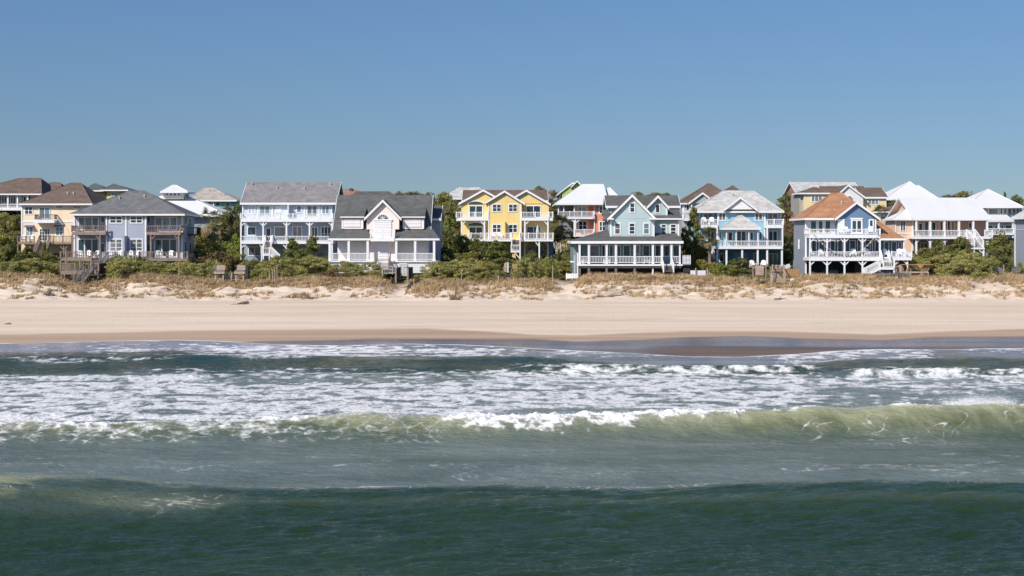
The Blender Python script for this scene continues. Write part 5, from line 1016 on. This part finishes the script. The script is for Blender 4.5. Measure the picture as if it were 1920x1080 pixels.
# ---- ground cover between the trees and up the hill
def cover():
    N = 125000; X = rng.uniform(-165, 165, N); Y = 183 + 115 * rng.rand(N) ** 1.3; d = sstep(-.35, .15, fbm(X / 6, Y / 6, 3, 120)) * sstep(183, 187, Y)
    k = rng.rand(N) < d; X, Y = X[k], Y[k]; hh = rng.rand(len(X)) ** 1.5 * (.7 + .9 * sstep(-.1, .4, fbm(X / 4, Y / 4, 2, 122))) * (.55 + .45 * sstep(190, 205, Y))
    P = np.stack([X, Y, ground_z(X, Y) + hh], 1); Nn = np.tile(np.array([0, -.5, .8]), (len(P), 1)); V, Fc = leaves(P, Nn, .17, rng)
    t = np.clip(.5 + .8 * fbm(X / 5, Y / 5, 3, 124) + rng.normal(0, .18, len(X)), 0, 1)
    tag(npmesh('ground_cover', V, Fc, LM['oak'], attrs={'tint': ('FACE', t)}), 'tangled low green growth covering the slope behind the dunes', 'ground cover', kind='stuff')
cover()

# ---- cabbage palms
def palm_crown(seed):
    r = np.random.RandomState(seed); V = []; Fc = []; T = []
    for i in range(34):
        az = r.uniform(0, 6.28); el = r.uniform(-1.0, 1.25); L = r.uniform(.5, .75); d = np.array([math.cos(az) * math.cos(el), math.sin(az) * math.cos(el), math.sin(el)]); side = np.array([-math.sin(az), math.cos(az), 0]); upv = np.cross(d, side)
        p = d * L; dead = el < -.62
        k = len(V); w = side * .012; V += [w * 0 - w, w, p + w, p - w]; Fc.append((k, k + 1, k + 2, k + 3)); T.append(.99 if dead else .45)
        for q in np.linspace(-1.25, 1.25, 15):
            l = r.uniform(.55, .8) * (1 - .25 * abs(q)); dd = d * math.cos(q) + side * math.sin(q) + upv * r.normal(0, .06); e = p + dd * l; e[2] -= .28 * l; mid = p + dd * l * .55; mid[2] -= .04; ww = np.cross(dd, upv) * .035
            k = len(V); V += [p, mid + ww, e, mid - ww]; Fc.append((k, k + 1, k + 2, k + 3)); T.append(1.0 if dead else float(np.clip(r.normal(.5, .22), 0, .9)))
    return np.array(V), np.array(Fc), np.array(T)
def palm(px, pyc, size, Y, label, trunk=True, name='cabbage_palm'):
    x = PX(px, Y); z0 = gz(x, Y) - .2; zc_ = PZ(pyc, Y); o = empty(name, (x, Y, z0), label, 'palm tree'); s = size * Y / F / 2.2
    V, Fc, T = palm_crown(int(px)); V = V * s; V[:, 2] += zc_ - z0; npmesh('fronds', V, Fc, LM['palm'], o, attrs={'tint': ('FACE', T)})
    MB().tube([(0, 0, 0), (.06, 0, (zc_ - z0) * .5), (0, 0, zc_ - z0)], [.24, .19, .21], 9).build('trunk', wood((.24, .165, .12), 'palm_trunk'), o)
palm(397, 414, 56, 212, 'cabbage palm between the duplex and the light blue house'); palm(1053, 422, 44, 220, 'cabbage palm left of the coral house'); palm(1330, 445, 44, 190, 'cabbage palm before the bright blue house stairs'); palm(1650, 401, 36, 232, 'cabbage palm behind the rust roof wing'); palm(412, 432, 40, 208, 'smaller cabbage palm right below the tall palm')
# spiky yucca and pampas grass
def spikes(name, px, top, w, Y, label, cat, n=70, matk='palm', arch=.5):
    x = PX(px, Y); z0 = gz(x, Y) - .1; hgt = PZ(top, Y) - z0; r = np.random.RandomState(int(px)); V = []; Fc = []; T = []
    for i in range(n):
        az = r.uniform(0, 6.28); sp = r.uniform(.05, 1) * w * Y / F / 2; hh = hgt * r.uniform(.55, 1) * (1.05 - .35 * sp / (w * Y / F / 2)); d = np.array([math.cos(az), math.sin(az), 0]); s = np.array([-d[1], d[0], 0]) * .06
        a = d * sp * .12; b = d * sp * .5 + np.array([0, 0, hh * .75]); e = d * sp + np.array([0, 0, hh * (1 - arch * .3)]); k = len(V); V += [a - s, a + s, b + s, b - s]; Fc.append((k, k + 1, k + 2, k + 3)); k = len(V); V += [b - s, b + s, e + s * .15, e - s * .15]; Fc.append((k, k + 1, k + 2, k + 3)); T += [r.uniform(.1, .8)] * 2
    o = empty(name, (x, Y, z0), label, cat); npmesh('blades', np.array(V), np.array(Fc), LM[matk], o, attrs={'tint': ('FACE', np.array(T))}); return o, hgt
spikes('yucca', 478, 474, 44, 192, 'spiky grey-green yucca before the light blue house corner', 'plant')
spikes('yucca', 1378, 492, 34, 186, 'spiky light green yucca before the bright blue house', 'plant')
for px_, tp, lab in ((1046, 458, 'left clump of pampas grass with cream plumes beside the yellow house'), (1070, 462, 'right clump of pampas grass with cream plumes near the teal porch')):
    o, hg = spikes('pampas_grass', px_, tp + 8, 34, 207, lab, 'plant', 110); r = np.random.RandomState(int(px_)); V = []; Fc = []
    for i in range(17):
        az = r.uniform(0, 6.28); d = np.array([math.cos(az), math.sin(az) * .5, 0]) * r.uniform(.2, 1.1); top_ = d + np.array([0, 0, hg + r.uniform(.1, .9)]); 
        for j in range(26):
            c_ = top_ - np.array([-.2, 0, 1]) * r.uniform(0, .75) + r.normal(0, .03, 3); q = r.normal(0, .05, (3, 3)); q[:, 2] *= 3.5; k = len(V); V += [c_ + q[0], c_ + q[1], c_ + q[2]]; Fc.append((k, k + 1, k + 2))
    npmesh('plumes', np.array(V), np.array(Fc), LM['plume'], o, attrs={'tint': ('FACE', r.uniform(.2, .9, len(Fc)))})
# ================================================================== wooden walkovers, benches, fences on the dunes
def gpy(px, Y): return YH + (HC - gz(PX(px, Y), Y)) * F / Y      # row at which the ground shows
h = Thing('dune_walkover', 'tall weathered wooden platform with stairs down to the sand, before the duplex', 'walkover', 181, 155, 515)
h.deck(113.5, 185, 507.5, 514.5, 0, 4.2, WOOD, 'platform'); h.rail(113.5, 141, 494, 507, .06, WOOD, 2, step=.24); h.rail(160, 185, 494, 507, .06, WOOD, 2, step=.24); h.rail_side(184.6, 494, 507, .1, 4.2, DARKW); h.rail_side(114, 494, 507, .1, 4.2, WOOD)
h.box('side_boards', 185.2, 186, 496, 513, .2, 4.0, DARKW)  # right rail and boards in dark wood: that side's shade painted in
for x, d in ((115.5, .2), (121, 3.6), (129, 1.6), (160, .3), (168, 3.4), (183.5, .2), (183.5, 3.8)): h.post(x, 514.5, gpy(x, 181 + d) + 6, d, 2.6, WOOD)
h.stairs(139, 154, 507, 531, -4.2, -.05, 8, WOOD, WOODG, 13)
h.deck(113.5, 172, 484, 488.5, 4.4, 7.5, WOOD, 'upper_platform'); h.rail(113.5, 124, 472, 484, 4.45, WOOD, 2, step=.2); h.rail(125, 172, 472, 484, 7.4, WOOD, 4, step=.3)
for x in (114, 124, 150, 171): h.post(x, 468 if x == 124 else 488, 508, 4.5, 2.4, WOOD)
h.stairs(174, 186, 485, 506, 1.2, 5.0, 8, WOOD, WOODG, 13); h.brace(189, 494, 200, 490, 4.2, 2.2, WOOD); h.brace(200, 490, 193, 484, 4.2, 2.2, WOOD)

def bench(px, d_, label, flip=False):
    h = Thing('dune_bench', label, 'bench', 178, px, 520)
    q = -1 if flip else 1
    a, b = px - 8, px + 8
    pts = [(a, 498.8), (a + 2.2, 497), (b - 2.2, 497), (b, 498.8), (b, 510), (a, 510)]
    h.poly('backrest', pts, .9, 1.02, WOODP); s = (h.X(a - 3.5), h.X(b - 1.5))
    h.box('seat', a - 4, b - 1, 506.8, 509, -.1, .88, WOODG); h.box('front_board', a - 5, b - 1, 509.3, 513.6, -.16, -.04, WOODP)
    for x in (a - 1.5, b - 3.5): h.post(x, 513.6, gpy(x, 178) + 5, .1, 3, WOODP)
    for x in (a - 1, b - 1.5): h.post(x, 508.5, gpy(x, 179) + 5, .75, 2.4, WOODG)
    h.poly('side_board', [(b + 1.2, 498.5), (b + 5, 500), (b + 5, 523), (b + 1.2, 520)], -.1, 1.1, DARKW) if not flip else h.poly('side_board', [(a - 6.5, 499), (a - .4, 498.5), (a - .4, 505), (a - 6.5, 505)], 1.0, 1.08, WOODG)
    return h
bench(414, 0, 'left of two weathered high-backed benches on the dune, before the gap by the duplex', True); bench(452, 0, 'right of two weathered high-backed benches, with a dark side panel')
h = Thing('boardwalk_step', 'short wooden boardwalk step between the two dune benches', 'boardwalk', 178.6, 430, 520)
h.deck(422, 434, 518, 523.5, 0, 2, WOODP, 'step_deck'); h.poly('side_board', [(411, 511), (421, 511), (421, 521), (411, 521)], -.6, -.5, DARKW); h.poly('side_board', [(436, 512), (443, 512), (444, 523), (434, 523)], -.6, -.5, DARKW); h.post(434.5, 511, 526, -.4, 2, WOODP)

h = Thing('path_railing', 'weathered wooden handrails at the top of the beach path, before the pink house', 'walkover', 176, 745, 525)
h.rail(717, 736, 499.5, 514, 2.5, WOODP, 2, step=.5); h.post(717.5, 500, 518, 2.5, 2, WOODP)
for xa, xb in ((742, 750.5), (764.5, 773)):
    h.post(xa, 503, 530, 0, 3, WOOD); h.post(xb, 500.5, 524, 3.4, 2.6, DARKW)
    ya, za = h.Y, h.Z(504, 0); zb = h.Z(501.5, 3.4); m = MB().beam((h.X(xa, 0), h.Y, za), (h.X(xb, 3.4), h.Y + 3.4, zb), .14, .16)
    for k in range(1, 9):
        f = k / 9; x = h.X(xa, 0) + (h.X(xb, 3.4) - h.X(xa, 0)) * f; y = h.Y + 3.4 * f; z = za + (zb - za) * f; m.box(x - .05, x + .05, y - .14, y + .14, z - 1.35, z)
    h.put('railing', m, DARKW)
h.box('top_rail', 760, 774, 500.6, 502, 3.45, 3.6, DARKW)

h = Thing('beach_ramp', 'grey wooden walkover ramp with slatted rails, before the bright blue house', 'walkover', 177, 1455, 525)
h.deck(1411, 1434, 499.5, 502, 1.5, 5, WOOD, 'platform'); h.box('skirt_boards', 1411, 1433.5, 499, 514.5, 1.2, 1.35, WOOD); h.box('skirt_boards', 1417, 1432, 498.6, 516, .95, 1.15, WOODP); h.rail(1411, 1433, 498, 503, 5, WOODG, 2)
for x in (1411.5, 1436, 1444): h.post(x, 499.5 if x != 1436 else 497, 526, .9, 1.8, WOOD)
for x in (1448, 1470): h.post(x, 499, 530 if x == 1448 else 528, -.8, 2, WOODP)
x0, x1 = h.X(1450, -.8), h.X(1468, -.8); m = MB(); y0, y1 = h.Y - 3.2, h.Y + 3.4; z0, z1 = h.Z(530, -3.2), h.Z(511, 3.4)
for k in range(16):
    f = (k + .5) / 16; m.box(x0, x1, y0 + (y1 - y0) * f - .19, y0 + (y1 - y0) * f + .19, z0 + (z1 - z0) * f - .05, z0 + (z1 - z0) * f)
h.put('ramp', m, WOODP); h.rail(1448, 1470, 497.5, 504, 3.2, WOODP, 4, step=.5); h.box('cross_board', 1452, 1461, 509.5, 511.5, 3.0, 3.15, DARKW); h.box('cross_board', 1448, 1469, 505, 508.5, 3.0, 3.1, WOOD)
for xa, xb in ((1446, 1449.5), (1472, 1468)):
    m = MB().beam((h.X(xa, -3.2), y0, z0 + 1.0), (h.X(xb, 3.4), y1, z1 + 1.0), .09, .12)
    for k in range(5): f = k / 4; a = Vector((h.X(xa, -3.2), y0, z0)).lerp(Vector((h.X(xb, 3.4), y1, z1)), f); m.box(a.x - .05, a.x + .05, a.y - .05, a.y + .05, a.z - .4, a.z + 1)
    h.put('railing', m, WOODP)
h = Thing('board_fence', 'low tan board fence left of the rust-roofed blue house', 'fence', 180, 1490, 516)
m = MB()
for k in range(26): x = h.X(1470 + k * 1.16); m.box(x - .035, x + .035, h.Y, h.Y + .03, h.Z(517), h.Z(504.5 + .5 * (k % 3 == 0)))
h.put('boards', m, WOODO); h.box('fence_rail', 1470, 1499, 507, 508.4, .032, .1, WOOD); [h.post(x, 503.5, 520, .12, 1.6, WOODP) for x in (1470.5, 1479.5, 1499)]
h = Thing('sand_sign', 'small white sign board on the dune beside the beach ramp', 'sign', 174, 1485, 530)
h.box('board', 1481.5, 1489, 522.5, 529.5, 0, .05, WHITE); h.post(1485.2, 524, 535, .1, 1.2, WOOD)
h = Thing('white_tarp', 'tilted white tabletop by the corner of the bright blue house', 'table', 195, 1478, 503)
h.put('tabletop', MB().beam((h.X(1473), h.Y, h.Z(501)), (h.X(1481), h.Y + .3, h.Z(498)), .5, .35), WHITE); [h.post(x, 501, 512, .2, 1, WHITE2) for x in (1475, 1480)]

h = Thing('grey_boardwalk', 'grey board-sided boardwalk crossing the dune below the white stair landing', 'boardwalk', 179, 1660, 520)
for a, b, ya, yb, d in ((1642, 1668, 506, 515, 3), (1669, 1683, 512, 521.5, 0), (1688, 1703.5, 512, 523, -.4)):
    h.box('side_boards', a, b, ya + 4, yb + 3, d, d + .1, WOODG); h.rail(a, b, ya, ya + 4.2, d, WOODG, 3, step=.6)
h.deck(1640, 1702, 515, 517, .4, 3, WOODG, 'walkway')
for x, d in ((1669, -.1), (1683, -.1), (1688, -.5), (1703.5, -.5), (1642, 2.9), (1655, 2.9)): h.post(x, 511, 528, d, 1.8, WOODG)

h = Thing('flared_bench_deck', 'orange-brown wooden deck with outward-leaning bench backs, right of the white stairs', 'deck', 182, 1715, 516)
h.deck(1690, 1741, 511.6, 513.4, 0, 4, WOODO, 'platform'); X_, Z_, y = h.X, h.Z, h.Y
m = MB(); m.beam((X_(1689), y - .35, Z_(496)), (X_(1747), y - .35, Z_(496)), .09, .3); h.put('top_rail', m, WOODO)
h.poly('bench_back', [(1702, 494.6), (1733, 494.6), (1731, 503.3), (1705, 503.3)], 4.0, 4.12, WOODO)
m = MB()
for k in range(5): m.box(X_(1701, 4), X_(1734, 4), y + 3.2 + k * .16, y + 3.32 + k * .16, Z_(505, 4) - .03, Z_(505, 4) + .03)
h.put('bench_seat', m, WOODO)
h.poly('side_boards', [(1679, 500), (1690, 495.5), (1692.5, 511), (1679, 511)], .5, .6, WOODP)
for a, b in ((1691, 1695), (1697.5, 1703), (1703.5, 1709), (1735, 1726.5), (1740, 1731.5), (1745, 1737)):
    h.put('slat', MB().beam((X_(a), y - .2, Z_(496.5)), (X_(b), y + .1, Z_(511)), .16, .1), WOODO)
h.box('front_board', 1694, 1740, 509, 512, -.1, -.02, WOODP); h.poly('side_boards', [(1746.5, 496.5), (1748, 497), (1742, 514), (1739.5, 512)], .2, 3.6, DARKW)
for x in (1707, 1728, 1740): h.post(x, 510, 522, -.2, 2.6, WOODP)

h = Thing('white_picket_fence', 'low white picket fence at the left corner of the teal porch', 'fence', 181, 1072, 520)
m = MB()
for k in range(16): x = h.X(1062.5 + k * 1.4); m.box(x - .05, x + .05, h.Y, h.Y + .03, h.Z(522), h.Z(513.2 - .02 * k))
h.put('pickets', m, WHITE); h.box('fence_rail', 1062, 1084, 514.5, 515.6, .032, .09, WHITE); h.box('fence_rail', 1062, 1084, 519, 520, .032, .09, WHITE); [h.post(x, 512, 524, .15, 1.8, WHITE) for x in (1062, 1073, 1083.5)]
h = Thing('white_board_fence', 'short white board fence right of the teal porch', 'fence', 182, 1308, 514)
h.box('boards', 1294.5, 1323, 507, 517.5, 0, .06, WHITE2); [h.post(x, 502.5, 521, -.14, 2, WOODP) for x in (1304.5, 1326)]; h.post(1330, 509, 521, -.14, 1.6, WOODP)
h = Thing('hidden_walkway', 'shaded wooden walkway opening between the shrubs before the yellow house', 'walkover', 183, 953, 520)
h.box('front_step', 946, 959, 520.5, 526, -.3, 1, WOOD); h.poly('side_wall', [(943.8, 509), (945.5, 494), (950, 490.5), (950, 510)], .2, .3, WOODP); h.post(952.3, 492, 511, .3, 2.2, WHITE); h.box('dark_gate', 946.5, 959.5, 511, 520, .4, .5, DARKW); h.box('back_bench', 960, 971, 495, 512, 1.0, 1.15, wood((.33, .25, .09))); h.box('bench_plank', 957, 972, 509.5, 511.5, .5, .95, wood((.33, .25, .09)))
for x, yt, yb in ((934.5, 516, 528), (963.5, 520, 528), (984, 520, 528)):
    tag(MB().tube([(PX(x, 177), 177, gz(PX(x, 177), 177) - .3), (PX(x, 177) + .02, 177, PZ(yt, 177))], [.10, .09], 8).build('wooden_post', WOODP), 'short pale wooden post in the grass before the yellow house', 'post', 'wooden posts before the yellow house')
for x, yt, w_, lab in ((335.5, 500, 176, 'lone grey stake in the shrubs below the duplex corner'), (505, 507, 177, 'leftmost stake of the fence remnant before the light blue house'), (511, 505, 175, 'front thin stake of the fence remnant'), (515, 504, 174, 'thick middle stake of the fence remnant'), (519.3, 500.5, 178, 'tallest right stake of the fence remnant'), (1882, 498, 177, 'thin stake near the edge house'), (1036, 497, 178, 'thin stake beside the yellow-tipped bush'), (865, 503, 176, 'thin stake before the long green mound')):
    x_ = PX(x, w_); z_ = gz(x_, w_); tag(MB().tube([(x_, w_, z_ - .3), (x_ + .03, w_, (z_ + PZ(yt, w_)) / 2), (x_, w_, PZ(yt, w_))], [.07, .06, .05], 6).build('wooden_stake', WOODP), lab, 'stake')
h = Thing('lounge_chair', 'grey reclined lounger in the grass left of the edge house', 'chair', 180, 1872, 512)
h.poly('seat_back', [(1871, 500), (1880, 503.5), (1882, 511.5), (1874, 512)], 0, .9, WOODG); h.poly('shade_side', [(1862, 501.5), (1870.6, 501), (1873, 510.5), (1866, 508)], .3, .9, DARKW); [h.post(x, 510, 518, .2, 1.4, WOODG) for x in (1875, 1881)]  # dark wood paints the shade on the lounger's side
h = Thing('grey_planter', 'grey box planter before the edge house', 'planter', 181, 1908, 512)
h.box('planter_box', 1902, 1914, 501, 510.8, 0, 1, WOODG); h.box('gap_shade_box', 1914.3, 1930, 508, 514, .3, .6, DARKW); h.box('rim', 1901.5, 1914.5, 500.2, 500.9, -.05, 1.05, WOOD)  # solid dark box painting the shade of the gap beside the planter

# ---- driftwood
def drift(px, py, segs, label, Yo=None, mat=None, k=1.0):
    Y = Y_of(py) if Yo is None else Yo; x = PX(px, Y); z = gz(x, Y); m = MB()
    for pts, rad in segs: m.tube([(x + a * k, Y + b * k, z + c * k) for a, b, c in pts], [q * k for q in rad], 7)
    tag(m.build('driftwood', mat or wood((.15, .12, .095))), label, 'driftwood')
drift(88, 559, [([(-.5, 0, -.1), (0, .1, .35), (.5, .1, .75)], [.22, .2, .1]), ([(-.4, .1, .0), (.2, .2, .25), (.7, .1, .2)], [.2, .22, .12]), ([(.1, 0, .2), (.35, 0, .62)], [.14, .08])], 'dark driftwood stump jutting up at the left foot of the dune', 158)
drift(456, 575, [([(-.9, 0, .05), (0, .1, .28), (.75, .1, .42)], [.12, .20, .10]), ([(-.2, .1, .12), (.4, .2, .28), (.9, .2, .22)], [.22, .25, .1]), ([(-.7, 0, .05), (-1.9, -.1, .03)], [.06, .03]), ([(.2, 0, .3), (.8, .1, .58)], [.10, .04])], 'dark driftwood log lying on the open sand at left', 148, None, .68)
drift(852, 567, [([(0, 0, -.1), (.12, 0, .8), (.25, 0, 1.65)], [.07, .055, .04]), ([(-.45, .1, -.1), (-.2, .1, .3), (.1, .1, .1), (.6, .15, .1)], [.2, .28, .25, .12]), ([(.2, .1, .1), (.9, .2, .28)], [.16, .06]), ([(-.4, 0, .1), (-.6, 0, .75)], [.08, .03])], 'dead stump with one upright stick at the foot of the middle dune', 153, wood((.17, .105, .07)))
drift(1150, 560, [([(-1.0, 0, .08), (-.2, .1, .40), (.8, .1, .34), (1.1, .1, .1)], [.22, .34, .36, .2]), ([(-.9, 0, .1), (-1.5, .1, .5)], [.12, .04]), ([(-.5, 0, .35), (-.2, 0, .95)], [.10, .03]), ([(.3, 0, .45), (.6, .1, .75)], [.12, .05])], 'pale grey tangled tree root at the foot of the dune below the teal house', 156, wood((.40, .34, .28)))
drift(1463, 563, [([(-.7, 0, .08), (0, 0, .12), (.75, 0, .07)], [.07, .09, .05]), ([(-.1, 0, .1), (.1, 0, .45)], [.05, .02])], 'small dark stick of driftwood on the sand below the beach ramp', 155)
drift(15, 608, [([(-.5, 0, .02), (.1, 0, .12), (.5, 0, .05)], [.05, .1, .05]), ([(.1, 0, .1), (.35, 0, .3)], [.05, .02])], 'little clump of dark flotsam on the flat beach at far left', None, None, .65)

# ---- deck chairs, umbrella, towel, pennants
def chair_proto():
    o = empty('deck_chair', (0, 0, 0), '', 'chair')
    MB().prism_x([(-.30, .40), (.28, .30), (.28, .26), (-.30, .36)], -.28, .28).build('seat', WHITE, o)
    m = MB()
    for k in range(5): x = -.24 + k * .12; m.prism_x([(.22, .28), (.55, 1.0 - .04 * abs(k - 2)), (.58, .99 - .04 * abs(k - 2)), (.26, .27)], x - .055, x + .055)
    m.build('backrest', WHITE, o)
    for s in (-1, 1):
        MB().box(s * .36 - .07, s * .36 + .07, -.36, .40, .56, .59).build('armrest', WHITE, o)
        MB().box(s * .33 - .03, s * .33 + .03, -.33, -.25, 0, .56).build('leg', WHITE, o); MB().box(s * .33 - .03, s * .33 + .03, .30, .38, 0, .56).build('leg', WHITE, o)
    return o
CH = chair_proto(); first = True
def chairs(Y, pyd, items, label, group):
    global first
    for px, rz in items:
        o = CH if first else copy_tree(CH); first = False
        o.location = (PX(px, Y), Y, PZ(pyd, Y) + (.0)); o.rotation_euler.z = rz; o.scale = (1.08,) * 3; o['label'] = label; o['group'] = group
chairs(195.6, 484.0, ((150, .3), (163, -.2), (182, .1), (206, .4), (222, -.3)), 'white wooden deck chair on the left half of the duplex lower deck', 'chairs on the duplex deck, left')
chairs(195.6, 484.0, ((245, .2), (256, -.3), (297, .3), (318, -.2)), 'white wooden deck chair on the right half of the duplex lower deck', 'chairs on the duplex deck, right')
chairs(212.6, 447.6, ((924, .1), (937, -.1)), 'white deck chair behind the yellow house deck rail', 'chairs on the yellow house deck')
chairs(197.4, 502.0, ((1412, .2), (1431, -.2)), 'white chair on the ground terrace of the bright blue house', 'chairs by the bright blue house')
chairs(185.6, 439.4, ((1589, .2), (1632, -.3)), 'white chair on the upper deck of the rust-roofed house', 'chairs on the upper white deck')
chairs(185.0, 481.4, ((1542, .3), (1600, -.2), (1628, .2)), 'white chair on the lower deck of the rust-roofed house', 'chairs on the lower white deck')
chairs(185.0, 481.6, ((1665, .5), (1686, -.3), (1698, .2)), 'white chair on the side deck right of the stairs', 'chairs on the side deck')
chairs(211.5, 473.0, ((52, .2),), 'chair on the left of the peach house deck', 'chairs on the peach house deck') if False else chairs(210.6, 453.4, ((44, .2), (58, -.2)), 'white chair on the left peach house deck', 'chairs on the peach house deck')
chairs(204.6, 442.6, ((1803, .3), (1816, -.2)), 'white chair on the long peach porch', 'chairs on the long peach porch')
chairs(199.4, 421.0, ((1322, .2), (1334, -.2)), 'white chair on the left top balcony of the bright blue house', 'chairs on the left blue balcony')
chairs(184.4, 494.8, ((1098, .2), (1138, -.2), (1212, .1)), 'white chair on the teal house porch', 'chairs on the teal porch')
h = Thing('patio_umbrella', 'closed pale green patio umbrella standing on the yellow house deck', 'umbrella', 212.4, 1008, 448)
X0, Zb = h.X(1008), h.Z(448.4); h.put('pole', MB().tube([(X0, h.Y, Zb), (X0, h.Y, h.Z(421))], [.035, .03], 8), WHITE2); h.put('canopy', MB().tube([(X0, h.Y, h.Z(438)), (X0, h.Y, h.Z(435)), (X0, h.Y, h.Z(428)), (X0, h.Y, h.Z(421.5))], [.20, .27, .18, .03], 10), paint(rgb(205, 215, 190, .8))); h.put('base', MB().tube([(X0, h.Y, Zb), (X0, h.Y, Zb + .08)], [.28, .26], 12), METAL)
h = Thing('beach_towel', 'yellow beach towel hanging below the yellow house stair landing', 'towel', 208.6, 963, 480)
h.poly('towel', [(960.5, 474), (965.5, 474), (966.8, 481), (967, 485), (965, 484), (960.3, 482)], 0, .06, paint(rgb(240, 190, 60, .9))); h.box('hem', 960.3, 966.6, 481.2, 482, -.02, -.002, WHITE2)
h = Thing('pennant_string', 'string of small coloured pennants sagging across the rust-roofed house decks', 'bunting', 183.8, 1583, 475)
ctl = [(1521, 431), (1532, 446), (1545, 459), (1560, 470), (1575, 474), (1588, 476), (1606, 474), (1618, 468), (1630, 456), (1640, 444), (1647, 433)]
wp = [(h.X(a), h.Y, h.Z(b)) for a, b in ctl]; h.put('cord', MB().tube(wp, [.02] * len(wp), 5), WHITE2); cols_ = [paint(rgb(225, 215, 120, .85)), paint(rgb(205, 140, 130, .85)), paint(rgb(235, 235, 230, .85)), paint(rgb(165, 190, 170, .85))]
i = 0
for (a, b), (c_, d_) in zip(ctl, ctl[1:]):
    for f in (.25, .75):
        x, z = h.X(a + (c_ - a) * f), h.Z(b + (d_ - b) * f); h.put('pennant', MB().prism_y([(x - .11, z - .02), (x + .11, z - .02), (x + .02, z - .26)], h.Y - .012, h.Y + .012), cols_[i % 4]); i += 1
h = Thing('covered_trailer', 'pale blue boxy cover parked under the rust-roofed house', 'trailer', 188.5, 1562, 515)
h.poly('cover', [(1552.5, 520), (1555, 508.5), (1558, 506.6), (1570, 506.6), (1572, 509), (1572, 520)], 0, 2.6, paint(rgb(130, 165, 195, .8))); h.box('cover_hem', 1552.5, 1572.2, 515, 516, -.03, -.003, paint(rgb(90, 125, 160, .8)))
# ================================================================== light, sky, camera
EL, AZ = math.radians(40), math.radians(40)       # sun behind the camera's left shoulder
world = bpy.data.worlds.new('World'); scene.world = world; world.use_nodes = True
wt = world.node_tree; sky = wt.nodes.new('ShaderNodeTexSky'); sky.sky_type = 'NISHITA'; sky.sun_disc = False
sky.sun_elevation = EL; sky.sun_rotation = math.pi + AZ; sky.air_density = 2.2; sky.dust_density = 1.0; sky.ozone_density = 10; sky.altitude = 0
tc = wt.nodes.new('ShaderNodeTexCoord'); mp = wt.nodes.new('ShaderNodeMapping'); mp.inputs['Scale'].default_value = (1, 1, 1.3); mp.inputs['Location'].default_value = (0, 0, .093); nm = wt.nodes.new('ShaderNodeVectorMath'); nm.operation = 'NORMALIZE'
wt.links.new(tc.outputs['Generated'], mp.inputs[0]); wt.links.new(mp.outputs[0], nm.inputs[0]); wt.links.new(nm.outputs[0], sky.inputs[0])
hs = wt.nodes.new('ShaderNodeHueSaturation'); hs.inputs['Saturation'].default_value = 1.07
bg = wt.nodes['Background']; wt.links.new(sky.outputs[0], hs.inputs['Color']); tn = wt.nodes.new('ShaderNodeMix'); tn.data_type = 'RGBA'; tn.blend_type = 'MULTIPLY'; tn.inputs[0].default_value = 1; tn.inputs[7].default_value = (.97, .965, 1.17, 1); wt.links.new(hs.outputs[0], tn.inputs[6]); wt.links.new(tn.outputs[2], bg.inputs[0]); bg.inputs[1].default_value = .087
sd = bpy.data.lights.new('sun', 'SUN'); sd.energy = 4.7; sd.angle = math.radians(.53); sd.color = (1, .935, .83)
so = bpy.data.objects.new('sun', sd); COL.objects.link(so)
to_sun = Vector((-math.sin(AZ) * math.cos(EL), -math.cos(AZ) * math.cos(EL), math.sin(EL))); so.rotation_euler = to_sun.to_track_quat('Z', 'Y').to_euler(); so.location = to_sun * 300 + Vector((0, 100, 0))
cd = bpy.data.cameras.new('camera'); cam = bpy.data.objects.new('camera', cd); COL.objects.link(cam); scene.camera = cam
cam.location = (0, 0, HC); cam.rotation_euler = (math.pi / 2, 0, 0); cd.sensor_width = 36; cd.lens = 36 * F / 1920; cd.shift_y = -(540 - YH) / 1920; cd.clip_start = .5; cd.clip_end = 12000
vs = scene.view_settings; vs.view_transform = 'Standard'; vs.look = 'None'; vs.exposure = 0.15; vs.gamma = 1; vs.use_curve_mapping = False
scene.cycles.use_denoising = True; scene.cycles.max_bounces = 6
